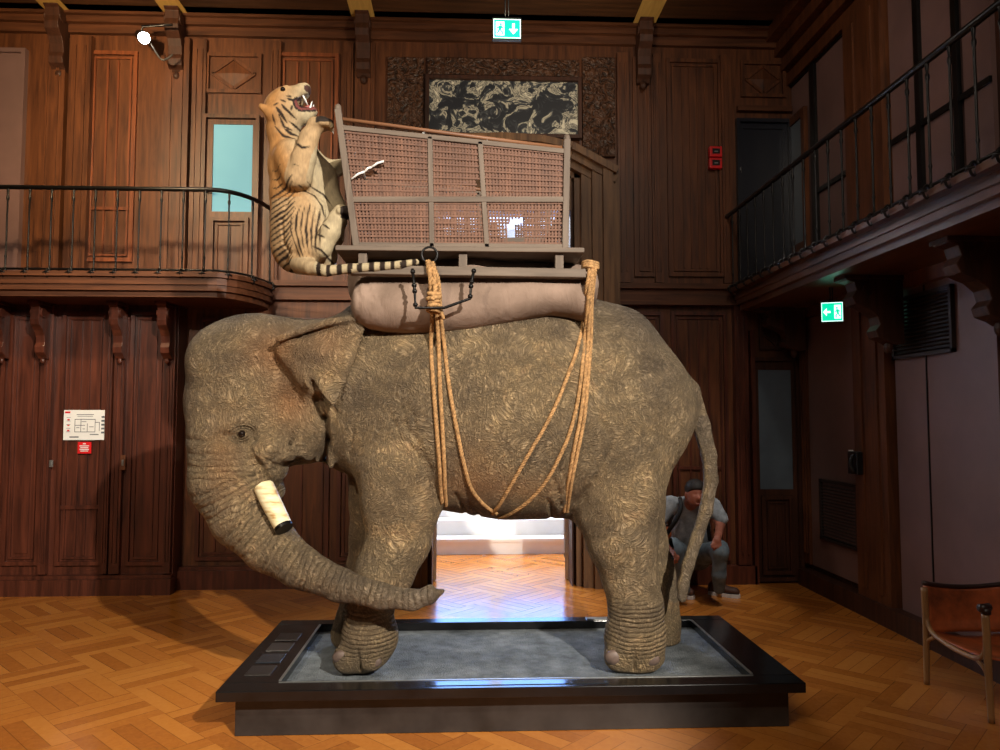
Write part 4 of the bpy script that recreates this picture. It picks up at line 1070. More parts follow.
# corner posts and uprights
POST = [((338, 110), (357, 249), .034), ((430, 137), (432, 249), .026), ((480, 142), (487, 249), .026), ((567, 140), (565, 249), .034)]
for Y in (HY0, HY1):
    for (a, b, w_) in POST:
        m = MB(); m.bar(H(*a, Y), H(*b, Y), w_, w_, (0, 1, 0)); 
        if w_ > .03: m.ball(H(a[0], a[1]-1, Y), .018, (1, 1, 1.5))
        m.build('post', M['hframez'], e, bevel=.003)
    for (a, b, w_) in (((341, 128), (566, 152), .026), ((350, 200), (566, 200), .03), ((356, 245), (566, 247), .026)):
        m = MB(); m.bar(H(*a, Y), H(*b, Y), w_, w_, (0, 1, 0)); m.build('rail', M['hframe'], e, bevel=.003)
    m = MB(); m.tube([H(341, 119, Y), H(430, 131, Y), H(562, 148, Y)], .011, 8); m.build('handrail', M['hrail'], e, smooth=True)
    for px, a, b in ((424, 131, 138), (487, 139, 145)): m = MB(); m.tube([H(px, a, Y), H(px, b, Y)], .006, 6); m.build('rail_pin', M['silver'], e, smooth=True)
for (a, b, w_) in (((341, 128), 0, .026), ((350, 200), 0, .026), ((356, 245), 0, .026), ((566, 152), 0, .026), ((566, 200), 0, .026), ((566, 247), 0, .026)):
    m = MB(); m.bar(H(*a, HY0), H(*a, HY1), w_, w_); m.build('cross_rail', M['hframe'], e)
def cane(quad, name='cane_panel', holes=(), pitch=.0168, wd=.0100, mat=None):
    """quad: bottom-left, bottom-right, top-right, top-left (3-D points)"""
    a, b, c_, d_ = [Vector(q) for q in quad]; m = MB()
    def P(u, v): return (a*(1-u) + b*u)*(1-v) + (d_*(1-u) + c_*u)*v
    nu = int((b-a).length/pitch); nv = int(max((d_-a).length, (c_-b).length)/pitch)
    nrm = (b-a).cross(d_-a).normalized()
    def strip(u0, v0, u1, v1, o_=0):
        p, q = P(u0, v0)+nrm*o_, P(u1, v1)+nrm*o_; s_ = (q-p).normalized().cross(nrm)*wd/2
        m.quad([p-s_, q-s_, q+s_, p+s_])
    def cut(lo_, hi_, segs):
        out = [(lo_, hi_)]
        for (s0, s1) in segs:
            nn = []
            for (x, y_) in out:
                if s1 <= x or s0 >= y_: nn.append((x, y_)); continue
                if s0 > x: nn.append((x, s0))
                if s1 < y_: nn.append((s1, y_))
            out = nn
        return out
    for i in range(1, nu):
        u_ = i/nu; sg = [(v0+random.uniform(-.03, .03), v1+random.uniform(-.03, .03)) for (u0, v0, u1, v1) in holes if u0 < u_ < u1]
        for x, y_ in cut(0, 1, sg): strip(u_, x, u_, y_)
    for j in range(1, nv):
        v_ = j/nv; sg = [(u0+random.uniform(-.02, .02), u1+random.uniform(-.02, .02)) for (u0, v0, u1, v1) in holes if v0 < v_ < v1]
        for x, y_ in cut(0, 1, sg): strip(x, v_, y_, v_, .0042 if j % 2 else -.0042)
    o = m.build(name, mat or M['cane'], e)
    so_ = o.modifiers.new('thick', 'SOLIDIFY'); so_.thickness = .003; so_.offset = 0
    return o
XU = [(343, 351, 357), (430.5, 431.5, 432), (481.5, 484.5, 487), (566.5, 566, 565.5)]  # x at top / middle / bottom
TOPY = [129, 138, 143, 152]
hol_near = {(2, 1): [(.25, .1, .46, .5), (.3, .4, .5, .6), (.36, .08, .44, .2), (.93, .08, .98, .2)], (1, 0): [(.86, 0, .99, .36)], (0, 0): [(.08, .3, .22, .36), (.2, .36, .34, .44), (.33, .46, .44, .54)]}
hol_far = {(2, 0): [(.14, .38, .64, .66), (.27, .0, .52, .42)], (2, 1): [(.1, .5, .5, 1)], (1, 1): [(.1, .0, .6, .12)]}
for Y, hs in ((HY0, hol_near), (HY1, hol_far)):
    for i in range(3):
        tl, tr = H(XU[i][0], TOPY[i], Y), H(XU[i+1][0], TOPY[i+1], Y); ml, mr = H(XU[i][1], 200, Y), H(XU[i+1][1], 200, Y); bl_, br_ = H(XU[i][2], 246, Y), H(XU[i+1][2], 247, Y)
        cane((ml, mr, tr, tl), holes=hs.get((i, 0), ())); cane((bl_, br_, mr, ml), holes=hs.get((i, 1), ()))
# end panels
cane((H(357, 246, HY0), H(357, 246, HY1), H(343, 129, HY1), H(343, 129, HY0)))
cane((H(566, 247, HY0), H(566, 247, HY1), H(566, 200, HY1), H(566, 200, HY0)))
# seat back inside
m = MB(); PS = [(489, 246), (563, 246), (563, 161), (545, 158), (520, 156), (508, 158), (500, 165), (493, 180), (489, 200)]
m.prism([(H(a, b).x, H(a, b).z) for a, b in PS if True], lambda x, z: (x, HY0+.13, z), lambda x, z: (x, HY0+.145, z))
o = None
m2 = MB(); m2.tube([H(a, b-1, HY0+.137) for a, b in PS[2:]], .01, 8); m2.build('seat_edge', M['hrail'], e, smooth=True)
cane((H(491, 203, HY0+.137), H(562, 203, HY0+.137), H(562, 161, HY0+.137), H(504, 160, HY0+.137)), pitch=.012, wd=.0085, mat=M['cane_light'])
for a, b, c_, d_ in ((352, 180, 366, 172), (365, 173, 372, 168), (371, 169, 384, 162)):
    m = MB(); m.tube([H(a, b, HY0-.012), H((a+c_)/2, (b+d_)/2-1, HY0-.02), H(c_, d_, HY0-.012)], .006, 6); m.build('broken_strand', M['white'], e, smooth=True)
# platform and bearers
a_, b_ = H(337, 248), H(583, 249)
m = MB(); m.box(a_.x, HY0-.05, a_.z-.022, b_.x, HY1+.05, a_.z+.004); m.build('platform', M['hframe'], e, bevel=.004)
zb1 = H(460, 268).z; zb0 = H(460, 277).z
for Y in (HY0, HY1):
    m = MB(); m.bar(Vector((H(350, 270).x, Y, (zb0+zb1)/2+.006)), Vector((H(585, 272).x, Y, (zb0+zb1)/2-.004)), .07, zb1-zb0, (0, 0, 1)); m.build('bearer', M['hframe'], e, bevel=.005)
    for px in (363, 463, 559):
        X_ = H(px, 260).x; m = MB(); m.box(X_-.022, Y-.02, zb1-.005, X_+.022, Y+.02, a_.z-.02); m.build('block', M['hframez'], e, bevel=.003)
# iron stirrup hanging from the bearer
m = MB(); y_ = HY0-.11
Q0 = [H(414, 273, y_), H(416, 292, y_), H(417, 311, y_), H(445, 311, y_), H(470, 302, y_), H(471, 288, y_), H(474, 273, y_)]
m.tube(Q0, .0075, 8)
for (a, b) in ((Q0[0], Q0[1]), (Q0[1], Q0[2]), (Q0[4], Q0[5]), (Q0[5], Q0[6])):
    m.ball(a.lerp(b, .15), .013, n=8, m=6); m.ball(a.lerp(b, .85), .013, n=8, m=6)
m.build('iron_step', M['iron'], e, smooth=True)
# ring
m = MB(); rc = H(430, 257, HY0-.05); m.tube([rc+Vector((.04*math.cos(t), .004, .04*math.sin(t))) for t in [2*PI*k/20 for k in range(21)]], .0075, 8, cap=False); m.build('iron_ring', M['iron'], e, smooth=True)

# ================================================================== ROPES
def rope(pts, R_=.0112, pitch=.055):
    P = catmull(pts, 10); m = MB()
    L_ = [0]
    for a, b in zip(P[:-1], P[1:]): L_.append(L_[-1]+(b-a).length)
    tot = L_[-1]; n = max(int(tot/pitch*8), 8); path = []
    j = 0
    for i in range(n+1):
        s_ = tot*i/n
        while j < len(P)-2 and L_[j+1] < s_: j += 1
        t = (s_-L_[j])/max(L_[j+1]-L_[j], 1e-9); path.append(P[j].lerp(P[j+1], min(max(t, 0), 1)))
    ref = Vector((0, 1, 0)); fr = []
    for i, p in enumerate(path):
        d_ = (path[min(i+1, n)]-path[max(i-1, 0)]).normalized(); a = (ref-d_*ref.dot(d_)).normalized(); fr.append((a, d_.cross(a))); ref = a
    for st_ in range(3):
        q = []
        for i, p in enumerate(path):
            ph = 2*PI*(tot*i/n/pitch) + st_*2*PI/3; a, b = fr[i]; q.append(p + (a*math.cos(ph)+b*math.sin(ph))*R_*.5)
        m.tube(q, R_*.56, 6)
    return m
def rp(lst, lift=.011): return [hit2(a, b, lift) for a, b in lst]
e = empty('rope_sling', H(430, 262), 'front tan rope sling knotted at the ring and passing under the belly', 'rope', 'hemp girth ropes')
top = rc + Vector((0, -.01, -.04))
L1 = [top, H(431, 285, HY0-.07)] + rp([(432, 318), (431, 345), (433, 380), (436, 420), (439, 460), (441, 490), (442, 503)])
L2 = [top+Vector((.01, 0, 0)), H(436, 285, HY0-.07)] + rp([(437, 318), (439, 350), (440, 385), (442, 420), (444, 460), (445, 490), (446, 506)])
L3 = [top+Vector((.015, 0, 0)), H(439, 285, HY0-.07)] + rp([(441, 318), (445, 350), (449, 385), (456, 425), (463, 460), (471, 488), (484, 505), (497, 514)])
for L_ in (L1, L2, L3): rope(L_).build('strand', M['rope'], e, smooth=True)
m = MB()
for k in range(5):
    c0 = H(434.5, 296+k*4.2, HY0-.075); r_ = .026 + .006*math.sin(k*2.1)
    m.tube([c0+Vector((r_*math.cos(t), r_*.7*math.sin(t), .006*math.sin(t*1+k))) for t in [2*PI*q/14 for q in range(15)]], .0115, 7, cap=False)
c0 = H(434.5, 304, HY0-.075); m.ball(c0, .024, (1, .7, 1.7)); m.tube([c0+Vector((.03, 0, -.02)), c0+Vector((.05, -.01, -.09))], .009, 6)
m.build('knot', M['rope'], e, smooth=True)
rope([top+Vector((-.006, 0, .01)), H(430, 275, HY0-.06), H(436, 290, HY0-.08), H(433, 303, HY0-.1)], .014).build('loop', M['rope'], e, smooth=True)
e = empty('rope_sling', H(588, 270), 'rear tan rope sling hanging from the right end of the bearer', 'rope', 'hemp girth ropes')
tb = Vector((H(588, 268).x, HY0-.035, H(588, 268).z))
R1 = [tb+Vector((0, .02, .005)), tb+Vector((0, -.0, -.03))] + rp([(586, 292), (583, 322), (577, 350), (568, 375), (559, 398), (546, 425), (530, 452), (514, 480), (500, 504), (492, 514)])
R2 = [tb+Vector((.012, .02, .0)), tb+Vector((.012, 0, -.03))] + rp([(588, 300), (585, 335), (582, 370), (577, 405), (569, 435), (558, 460), (545, 483), (528, 502), (510, 514), (498, 518)])
R3 = [tb+Vector((.02, .02, .0)), tb+Vector((.02, 0, -.03))] + rp([(590, 300), (588, 340), (585, 380), (580, 420), (573, 455), (568, 485), (564, 512)])
R4 = [tb+Vector((.03, .02, .0)), tb+Vector((.03, 0, -.03))] + rp([(592, 300), (591, 340), (588, 380), (584, 420), (577, 455), (571, 485), (567, 512)])
for L_ in (R1, R2, R3, R4): rope(L_, .0105).build('strand', M['rope'], e, smooth=True)
m = MB()
for k in range(3): m.tube([tb+Vector((.012, .0, .0))+Vector((.038*math.cos(t), .04*math.sin(t)+.035, .012*k+.004*math.sin(2*t))) for t in [2*PI*q/16 for q in range(17)]], .0105, 7, cap=False)
m.build('lashing', M['rope'], e, smooth=True)

# ================================================================== TIGER
YT = 4.15
S = SDF((at(256, 200, YT).x, 3.72, at(300, 288, YT).z), (at(425, 200, YT-.3).x+.02, 4.5, at(300, 78, YT).z), .0068)
def tc(l, Yd=YT): return ch(l, Yd)
S.chain(tc([(284, 140, 15), (291, 165, 22), (299, 195, 28), (305, 225, 33), (303, 243, 31)]), .85, .03)
S.chain(tc([(303, 246, 28), (318, 256, 19)]), .95, .04)
S.chain(tc([(300, 155, 17), (316, 180, 20), (330, 212, 16), (334, 238, 10)]), .8, .03)
S.chain(tc([(283, 128, 17), (286, 118, 17)]), .95, .03)                       # neck
S.ell(at(284, 109, YT), (.112, .10, .108), .025, tilt=.6)                        # skull
S.chain(tc([(289, 101, 15), (302, 92.5, 8.5)]), 1.05, .02)                        # upper muzzle
S.chain(tc([(303, 90, 6.5), (305.5, 88.5, 5.2)]), 1.5, .008)
S.chain(tc([(293, 116, 12), (304, 116, 8.5), (312.5, 111.5, 5)]), 1.1, .015)         # lower jaw
S.chain(tc([(302, 104.5, 6.0), (309, 101.5, 6.2), (320, 97, 9)]), 1.9, .006, sub=True)
for sg in (-1, 1):
    S.ell((at(267, 114, YT).x, YT+sg*.088, at(267, 114, YT).z), (.027, .018, .018), .008, tilt=-.7)
    S.ell((at(281, 118, YT).x, YT+sg*.07, at(281, 118, YT).z), (.075, .05, .06), .02)   # cheek ruff
    S.ell((at(297, 97, YT).x, YT+sg*.05, at(297, 97, YT).z), (.038, .02, .026), .012, tilt=.8)
    S.ell((at(286.5, 93.5, YT).x, YT+sg*.058, at(286.5, 93.5, YT).z), (.032, .018, .014), .01, tilt=.7)
# near foreleg
S.chain(tc([(291, 156, 17, 4.06), (297, 176, 15, 4.0)]), .8, .03)
S.chain(tc([(299, 178, 13, 3.98), (304, 158, 12, 3.97), (309, 138, 9.5, 3.97), (315, 127, 8, 3.97)]), .9, .012)
S.chain(tc([(315, 125, 8, 3.97), (323, 124, 7.5, 3.97)]), 1.2, .01)
for k in range(4): S.chain(tc([(321, 122+k*1.2, 4.2, 3.93+k*.026), (329, 122.5+k*1.3, 3.8, 3.925+k*.028), (331.5, 126+k*1.1, 2.9, 3.925+k*.028)]), 1, .005)
# far foreleg reaching the cane
S.chain(tc([(305, 155, 14, 4.25), (322, 168, 10, 4.3), (338, 168, 7.5, 4.3), (345, 165, 6.5, 4.3)]), .9, .02)
# near hind leg
S.chain(tc([(304, 222, 25, 4.05), (309, 240, 25, 4.02)]), .55, .025)
S.chain(tc([(312, 250, 15, 3.98), (322, 248, 10, 3.95), (330, 232, 10, 3.94), (337, 219, 8.5, 3.94), (341, 212, 8, 3.94)]), .9, .015)
for k in range(4): S.chain(tc([(340, 211+k*1.2, 4.0, 3.90+k*.024), (346, 209+k*1.8, 3.6, 3.895+k*.026), (348.5, 212+k*1.8, 2.8, 3.895+k*.026)]), 1, .005)
# far hind leg
S.chain(tc([(315, 235, 20, 4.28), (328, 240, 11, 4.3), (340, 222, 7.5, 4.3)]), .8, .02)
# haunch groove
S.groove(g2([(290, 205), (284, 222), (286, 245), (297, 262)], 4.05), .008, .012, 3.7, YT)
S.groove(g2([(290, 192), (305, 190), (320, 196)], 4.0), .007, .010, 3.7, YT)
# tail
S.chain(tc([(300, 262, 11, 4.02), (312, 268, 7.5, 3.9), (326, 271, 5.6, 3.83), (350, 268.5, 4.9, 3.81), (375, 267, 4.6, 3.81), (400, 265, 4.2, 3.81), (416, 262, 3.4, 3.81)]), 1, .01)
tg, TV, TQ = S.mesh('tiger', M['fur'], origin=(at(305, 270, YT).x, YT, at(305, 276, YT).z), smooth_it=1)
tag(tg, 'snarling striped taxidermy tiger rearing up against the howdah end', 'tiger')
# coat colours (the animal's own pattern)
def topx(V):   # picture-like plane coordinates of the side view, at the flank depth
    o_ = at(300, 180, 4.02); k_ = 4.02/FPX*1.0
    return np.stack([300 + (V[:, 0]-o_.x)/k_, 180 - (V[:, 2]-o_.z)/k_], 1)
U2 = topx(TV)
def nz(V, f, s): return np.sin(V[:, 0]*f+s)*np.sin(V[:, 1]*f*1.1+s*2)*np.sin(V[:, 2]*f*.9+s*3)
wob = nz(TV, 34, 1.0)*1.6 + nz(TV, 71, 2.0)*.9
orange = np.array(lin((160, 116, 70))[:3]); pale = np.array(lin((168, 154, 126))[:3]); dark = np.array(lin((40, 30, 24))[:3])
ax_d, ax_t, _ = polydist(U2, [(284, 140), (291, 165), (299, 195), (305, 225), (303, 250)])
side_ = U2[:, 0] - np.interp(U2[:, 1], [80, 140, 165, 195, 225, 260], [288, 284, 294, 303, 312, 312])
mixp = np.clip(.35 + side_/26, 0, 1)                     # pale belly side, orange back
mixp = np.where((U2[:, 1] < 128), np.clip(.55+side_/30, 0, 1), mixp)
leg_d, _, _ = polydist(U2, [(298, 182), (304, 158), (313, 130), (325, 124)]); mixp = np.where((leg_d < 11) & (TV[:, 1] < 4.04), .55, mixp)
mixp = np.where(U2[:, 1] > 262, .75, mixp); mixp = np.where((U2[:, 1] > 198) & (TV[:, 1] < 4.08), np.maximum(mixp, .45), mixp)
colr = orange*(1-mixp[:, None]) + pale*mixp[:, None]; colr *= (1 + .16*nz(TV, 60, 3.)+.10*nz(TV, 140, 5.))[:, None]
ST = []   # stripes: polyline, half width
for i in range(15):   # flank stripes from the spine, raking down to the belly
    y0 = 192 + i*5.6; ST.append(([(266, y0+5), (278, y0+2), (289, y0-4+i*.2), (296, y0-11)], 1.0 if i % 2 else 1.4))
for i in range(3): ST.append(([(270, 168+i*9), (276, 170+i*9), (283, 166+i*9)], .7))
for i in range(7):    # haunch: long stripes curving over the thigh
    o_ = i*5.4; ST.append(([(298+o_*.85, 205+abs(i-3)*1.6), (294+o_*1.0, 218), (294+o_*.95, 234), (299+o_*.8, 248), (305+o_*.6, 262)], 1.15 if i % 2 else .75))
ST += [([(302, 190), (314, 195), (322, 206), (326, 220)], 1.1), ([(310, 186), (322, 192), (331, 204)], 1.1), ([(318, 252), (326, 256), (332, 262)], 1.2), ([(322, 240), (330, 244)], 1.1), ([(327, 230), (335, 236)], 1.0)]
ST += [([(299, 148), (306, 154), (313, 152)], 1.4), ([(297, 170), (303, 172)], .6)]
# face
ST += [([(279, 100), (283, 105), (288, 109), (292, 112)], 1.3), ([(289, 99), (288, 105)], 1.0), ([(274, 104), (280, 112), (284, 118)], 1.5), ([(286, 116), (293, 120), (299, 121)], 1.4), ([(281, 124), (288, 128), (296, 129)], 1.4),
       ([(277, 112), (281, 122), (288, 124)], 1.1), ([(272, 122), (280, 131), (292, 134)], 1.4), ([(270, 110), (272, 120)], 1.0), ([(277, 95), (283, 97)], 1.1), ([(300, 118), (308, 118)], .9), ([(283, 91), (288, 90)], 1.0), ([(271, 103), (276, 99)], 1.1), ([(284, 93), (290, 94.5)], 1.6)]
tl = [(312, 268), (326, 271), (350, 268.5), (375, 267), (400, 265), (418, 262)]
td, tt_, tL = polydist(U2 + np.array([0, 0]), [(a_, b_) for a_, b_ in tl])
sd = np.full(len(TV), 9.0)
for L_, w_ in ST:
    dd_, t_, _ = polydist(U2, L_); tap = w_*(1 - .75*np.abs(2*t_-1)**2)
    sd = np.minimum(sd, dd_ + wob*.28 - tap)
istail = (U2[:, 1] > 255) & (U2[:, 0] > 322) & (TV[:, 1] < 3.9)
st_ = np.clip(.5 - sd*1.2, 0, 1); rings = (np.sin(U2[:, 0]*.62 + wob*.3) > .1).astype(float)
st_ = np.where(istail, rings, st_); colr = np.where(istail[:, None], pale, colr)
colr = colr*(1-st_[:, None]) + dark*st_[:, None]
UM = np.stack([300 + (TV[:, 0]-at(300, 100, YT-.05).x)/((YT-.05)/FPX), 100 - (TV[:, 2]-at(300, 100, YT-.05).z)/((YT-.05)/FPX)], 1)
md, mt, _ = polydist(UM, [(302, 104.5), (309, 101.5), (320, 97)]); mr = 6.1 + mt*2.5
inm = (md < mr+.9) & (UM[:, 0] < 317) & (TV[:, 1] < 4.4)
colr[inm] = lin((112, 62, 58))[:3]
rim = (md >= mr+.2) & (md < mr+2.2) & (UM[:, 0] < 315) & (UM[:, 1] > 98); colr[rim] = lin((44, 34, 32))[:3]
colr[(md < 3.5+mt*2) & (UM[:, 0] < 306)] = lin((60, 34, 34))[:3]
nose = (np.hypot(UM[:, 0]-307, UM[:, 1]-86.5) < 3.6); colr[nose] = lin((70, 48, 44))[:3]
toes = ((UM[:, 0] > 323) & (UM[:, 1] > 127.5) & (UM[:, 1] < 136) & (TV[:, 1] < 4.1)); colr[toes] = lin((46, 38, 34))[:3]
toes = ((U2[:, 0] > 345) & (U2[:, 1] > 213) & (U2[:, 1] < 224) & (TV[:, 1] < 4.1)); colr[toes] = lin((46, 38, 34))[:3]
colattr(tg, 'coat', colr)
TB = bvh_of(TV, TQ)
for sg in (-1, 1):
    q = Vector((at(286.5, 96, YT).x, YT+sg*.084, at(286.5, 96, YT).z)); m = MB(); m.ball(q, .014, n=10, m=6); m.build('eye', M['eye'], tg, smooth=True)
    for (a, b, c_, d_, r_) in ((303, 96, 307, 103.5, .0085), (311, 110, 313, 103, .007)):
        p = at(a, b, YT); q = at(c_, d_, YT); m = MB(); m.tube([(p.x, YT+sg*.024, p.z), (q.x, YT+sg*.023, q.z)], [r_, .0015], 8); m.build('fang', M['white'], tg, smooth=True)
m = MB(); m.tube(catmull([at(299, 111, YT), at(305, 110, YT), at(310, 106, YT)], 4), [.018, .018, .017, .017, .016, .015, .014, .012, .008], 8); m.build('tongue', M['gum'], tg, smooth=True)
for base_ in ([(331, 127+k*1.1, 3.93+k*.024) for k in range(4)] + [(348, 213+k*1.8, 3.9+k*.024) for k in range(4)]):
    a, b, y_ = base_; p = at(a, b, y_); m = MB(); m.tube([p, p+Vector((.012, -.002, -.008)), p+Vector((.016, -.002, -.022))], [.0045, .0035, .0008], 6); m.build('claw', M['white'] if b < 140 else M['nail'], tg, smooth=True)

# ================================================================== CHAIRS
def chair(loc, rz, label, w_=.56, d_=.53):
    """sling armchair, faces -Y in its own frame, built around (0,0,0)"""
    e = empty('sling_armchair', (0, 0, 0), label, 'chair', 'leather sling armchairs')
    for sx in (-1, 1):
        x = sx*w_/2
        def leg(y, top, lean, nm='leg'):
            m = MB(); P = catmull([(x, y+lean*1.2, 0), (x, y+lean*.4, .22), (x, y, .38), (x+sx*.004, y, top)], 5)
            m.tube(P, [.015 + .004*min(1, i/8) for i in range(len(P))], 10); m.build(nm, M['beech'], e, smooth=True)
        leg(-d_/2, .545, -.01); leg(d_/2, .56, .01)
        m = MB(); P = catmull([(x, d_/2, .40), (x, d_/2-.03, .34), (x, d_/2-.1, .305), (x, 0, .285), (x, -d_/2+.1, .29), (x, -d_/2+.03, .33), (x, -d_/2, .40)], 6); m.tube(P, .0135, 8)
        m.tube(catmull([(x, d_/2, .2), (x, d_/2-.02, .26), (x, d_/2-.08, .295)], 5), .011, 8); m.tube(catmull([(x, -d_/2, .18), (x, -d_/2+.02, .25), (x, -d_/2+.08, .285)], 5), .011, 8)
        m.build('side_rail', M['beech'], e, smooth=True)
        m = MB(); m.tube([(x, -d_/2, .545), (x, -d_/2, .575)], [.024, .024], 12); m.tube([(x-.03, -d_/2, .575), (x+.03, -d_/2+.02, .575)], .022, 8)
        m.build('arm_strap', M['leather_dark'], e, smooth=True)
    # seat sling and back sling: sagging sheets
    def sheet(fn, nu, nv, nm, mat):
        m = MB(); G = [[fn(i/nu, j/nv) for j in range(nv+1)] for i in range(nu+1)]
        for i in range(nu):
            for j in range(nv): 
                pass
        n0 = len(m.v); m.v += [tuple(G[i][j]) for i in range(nu+1) for j in range(nv+1)]
        for i in range(nu):
            for j in range(nv): m.f.append((n0+i*(nv+1)+j, n0+(i+1)*(nv+1)+j, n0+(i+1)*(nv+1)+j+1, n0+i*(nv+1)+j+1))
        o = m.build(nm, mat, e, smooth=True); s_ = o.modifiers.new('t', 'SOLIDIFY'); s_.thickness = .008; s_.offset = 0; return o
    hw = w_/2-.002
    sheet(lambda u, v: (-hw+2*hw*u, -d_/2+.03+(d_-.04)*v, .315 - .035*math.sin(PI*u) - .01*math.sin(PI*v)), 12, 10, 'seat', M['leather'])
    sheet(lambda u, v: (-hw+2*hw*u, d_/2-.01+.05*math.sin(PI*u)*(1 if v > .1 else .6) + .03*v, .30 + .28*v - .035*math.sin(PI*u)*v), 12, 10, 'backrest', M['leather'])
    m = MB(); m.tube([(-hw+2*hw*k/12, d_/2-.01+.05*math.sin(PI*k/12)+.03, .585-.035*math.sin(PI*k/12)) for k in range(13)], .014, 8); m.build('top_edge', M['leather_dark'], e, smooth=True)
    e.location = loc; e.rotation_euler = (0, 0, rz); return e
pa = atZ(928, 685, 0); pb = atZ(990, 722, 0); print('CHAIR legs', pa, pb)
dv = (pb-pa); ang = math.atan2(dv.x, -dv.y)
mid = (pa+pb)/2; off = Vector((math.cos(ang), math.sin(ang), 0))*.28
chair((mid.x+off.x, mid.y+off.y, 0), ang, 'pale wood armchair with empty cognac leather sling at the right edge', d_=max(.45, dv.length))
PC = Vector((at(684, 570, 6.6).x, 6.72, 0))
chair((PC.x-.03, PC.y+.06, 0), .15, 'sling armchair occupied by the seated visitor behind the elephant', w_=.6, d_=.5)

# ================================================================== SEATED PERSON
e = empty('person', (PC.x, PC.y-.1, 0), 'seated person in grey shirt and jeans with black backpack straps, head bowed', 'person')
def pc(l): return [((at(a, b, y_).x, y_, at(a, b, y_).z), r_) for a, b, y_, r_ in l]
h_ = .009
def newS(): return SDF((at(652, 500, 6.8).x, 5.95, 0.0), (at(742, 500, 6.2).x, 7.0, at(690, 470, 6.5).z), h_)
HD = at(695, 493, 6.34)
S = newS()      # body: head, neck, arms
S.ell(HD, (.078, .092, .098), .02); 
S.ell(HD+Vector((0, -.03, -.05)), (.055, .065, .06), .03)
S.chain([(tuple(HD+Vector((-.01, .06, -.06))), .055), (tuple(at(690, 508, 6.5)), .06)], 1, .02)
S.ell(HD+Vector((0, -.098, -.035)), (.014, .022, .022), .012)
S.ell(HD+Vector((0, -.09, -.08)), (.028, .014, .007), .006); S.ell(HD+Vector((0, -.094, -.072)), (.026, .01, .004), .003, sub=True)
for sg in (-1, 1):
    S.ell(HD+Vector((sg*.03, -.088, -.0)), (.016, .012, .010), .01, sub=True); S.ell(HD+Vector((sg*.078, .0, -.02)), (.012, .02, .03), .006)
S.chain(pc([(668, 505, 6.5, .05), (659, 525, 6.5, .042), (664, 545, 6.3, .034), (672, 552, 6.16, .027)]), 1, .015)
S.chain(pc([(713, 508, 6.5, .045), (720, 525, 6.42, .04), (718, 536, 6.22, .03), (717, 540, 6.16, .026)]), 1, .015)
# hands with fingers
for (a, b, y_, dx) in ((717, 541, 6.13, 1), (673, 553, 6.12, -1)):
    S.ell(at(a, b, y_), (.035, .025, .04), .01)
    for k in range(4): S.chain(pc([(a-3+k*2.2, b+2, y_-.01, .0095), (a-3.4+k*2.5, b+6.5, y_-.02, .0085), (a-3.2+k*2.5, b+9.5+(.8 if k in (1, 2) else 0), y_-.005, .0075)]), 1, .004)
    S.chain(pc([(a-dx*3, b, y_, .011), (a-dx*5.5, b+4, y_-.02, .009), (a-dx*5.2, b+7, y_-.02, .008)]), 1, .005)
S.mesh('body', M['skin_p'], e)
S = newS()
S.chain(pc([(690, 548, 6.66, .17), (691, 528, 6.6, .165), (691, 512, 6.53, .13)]), .75, .03)
S.chain(pc([(672, 505, 6.52, .07), (710, 507, 6.52, .07)]), .9, .05)
S.chain(pc([(670, 504, 6.51, .072), (661, 518, 6.5, .064)]), 1, .03); S.chain(pc([(713, 506, 6.51, .072), (721, 519, 6.44, .062)]), 1, .03)
S.chain(pc([(690, 506, 6.5, .075), (692, 505, 6.48, .068)]), 1, .02)
S.mesh('shirt', M['shirt'], e, smooth_it=1)
S = newS()
S.chain(pc([(684, 556, 6.68, .125), (698, 556, 6.68, .125)]), .9, .03)
S.chain(pc([(681, 555, 6.62, .10), (673, 547, 6.2, .072), (675, 550, 6.17, .066), (681, 575, 6.22, .055), (684, 590, 6.28, .05)]), 1, .03)
S.chain(pc([(700, 556, 6.62, .10), (719, 549, 6.18, .072), (720, 552, 6.16, .066), (719, 575, 6.2, .055), (719, 588, 6.25, .05)]), 1, .03)
S.mesh('trousers', M['jeans'], e, smooth_it=1)
S = newS()
S.ell(HD+Vector((0.004, .005, .035)), (.088, .102, .085), .02); S.ell(HD+Vector((0, -.085, -.05)), (.11, .075, .085), .015, sub=True)
S.mesh('hair', M['hair'], e)
def shoe(px, py, ang_, lab=None):
    p = atZ(px, py, 0); c_, s_ = math.cos(ang_), math.sin(ang_)
    def T_(x, y_, z): return (p.x + x*c_ - y_*s_, p.y + x*s_ + y_*c_, z)
    m = MB(); prof = [(-.05, .04), (-.04, .09), (0, .115), (.045, .09), (.05, .04), (.04, .02), (-.04, .02)]
    rings_ = [(-.13, .5, .45), (-.11, .8, .6), (-.06, .95, .62), (0, .9, .75), (.06, .8, .98), (.11, .75, .95), (.135, .55, .7)]
    n0 = 0; K_ = 10
    for (y_, sw_, sh_) in rings_:
        for k in range(K_):
            t = 2*PI*k/K_; m.v.append(T_(.05*sw_*math.cos(t), y_, .025 + max(0, (.05*sh_)*(1+math.sin(t)))))
    for i in range(len(rings_)-1):
        for k in range(K_): k2 = (k+1) % K_; m.f.append((i*K_+k, i*K_+k2, (i+1)*K_+k2, (i+1)*K_+k))
    m.f.append(tuple(range(K_))); m.f.append(tuple((len(rings_)-1)*K_+k for k in range(K_)))
    o = m.build('shoe', M['shoe'], e, smooth=True)
    m = MB(); P_ = [(.035, -.13), (.05, -.08), (.045, 0), (.04, .1), (.02, .135), (-.02, .135), (-.04, .1), (-.045, 0), (-.05, -.08), (-.035, -.13), (0, -.142)]
    m.prism(P_, lambda x, y_: T_(x, y_, .001), lambda x, y_: T_(x, y_, .03)); m.build('sole', M['sole'], o)
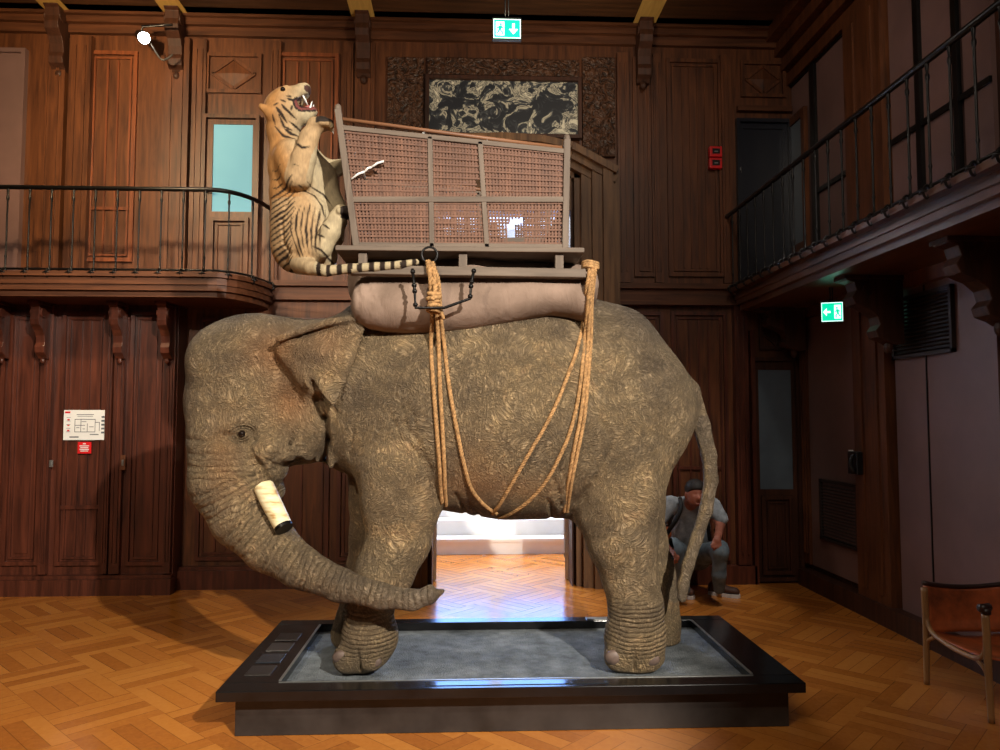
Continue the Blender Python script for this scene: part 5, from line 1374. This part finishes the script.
shoe(685, 596, .15); shoe(724, 596, .95)
# backpack straps and bag
m = MB(); m.tube(catmull([at(680, 498, 6.42), at(681, 508, 6.37), at(676, 520, 6.38), at(668, 532, 6.45), at(663, 542, 6.55)], 5), .018, 8); m.build('backpack_strap', M['strap'], e, smooth=True)
m = MB(); m.tube(catmull([at(704, 500, 6.42), at(706, 512, 6.38), at(708, 526, 6.42), at(710, 540, 6.5)], 5), .018, 8); m.build('backpack_strap', M['strap'], e, smooth=True)
m = MB(); q = at(688, 520, 6.82); m.ball(q, .19, (1, .55, 1.1)); m.build('backpack', M['strap'], e, smooth=True)

# ================================================================== LIGHTS
def spot(name, loc, aim, energy, col, size, blend=.5, rad=.12):
    l = bpy.data.lights.new(name, 'SPOT'); l.energy = energy; l.color = col; l.spot_size = math.radians(size); l.spot_blend = blend; l.shadow_soft_size = rad
    o = bpy.data.objects.new(name, l); C.objects.link(o); o.location = loc
    o.rotation_euler = (Vector(aim)-Vector(loc)).to_track_quat('-Z', 'Y').to_euler(); return o
def area(name, loc, aim, energy, col, sx, sy):
    l = bpy.data.lights.new(name, 'AREA'); l.shape = 'RECTANGLE'; l.size = sx; l.size_y = sy; l.energy = energy; l.color = col
    o = bpy.data.objects.new(name, l); C.objects.link(o); o.location = loc
    o.rotation_euler = (Vector(aim)-Vector(loc)).to_track_quat('-Z', 'Y').to_euler(); return o
spot('key_spot', (2.9, -2.6, 4.6), (-.85, 4.4, 1.35), 4000, (1, .92, .80), 36, .4, .06)
spot('left_spot', (-3.2, -1.2, 4.9), (-2.1, 4.6, .7), 800, (1, .86, .66), 62, .6, .1)
spot('gallery_wash', (-2.9, 4.6, 4.5), (-3.1, 7.15, 3.9), 420, (1, .74, .42), 110, .9, .1)
spot('right_wash', (1.6, 3.6, 5.1), (2.4, 7.1, 3.2), 70, (1, .84, .66), 100, .9, .1)
spot('visible_spot', tuple(at(144, 38, 6.75)+aim*.03), (-.3, 3.6, 2.4), 160, (1, .93, .8), 75, .6, .04)
spot('visitor_fill', (2.3, 4.3, 4.95), (1.85, 6.6, .7), 320, (1, .93, .86), 34, .8, .08)  # added fill without a fixture, brightens the seated visitor
area('hall_light', (.4, 9.6, 4.5), (.4, 9.6, 0), 520, (.95, .97, 1), 5, 3.5)
spot('beam_fill', (.6, 4.9, 3.7), (.2, 6.2, 5.3), 130, (1, .84, .6), 120, .9, .15)  # unseen uplight added so the beam undersides are lit
area('room_fill', (0, .5, 5.1), (-.4, 5.2, 1.8), 110, (1, .86, .7), 4, 3)
wd = bpy.data.worlds.new('world'); bpy.context.scene.world = wd; wd.use_nodes = True
wd.node_tree.nodes['Background'].inputs[0].default_value = (.9, .8, .72, 1); wd.node_tree.nodes['Background'].inputs[1].default_value = .07
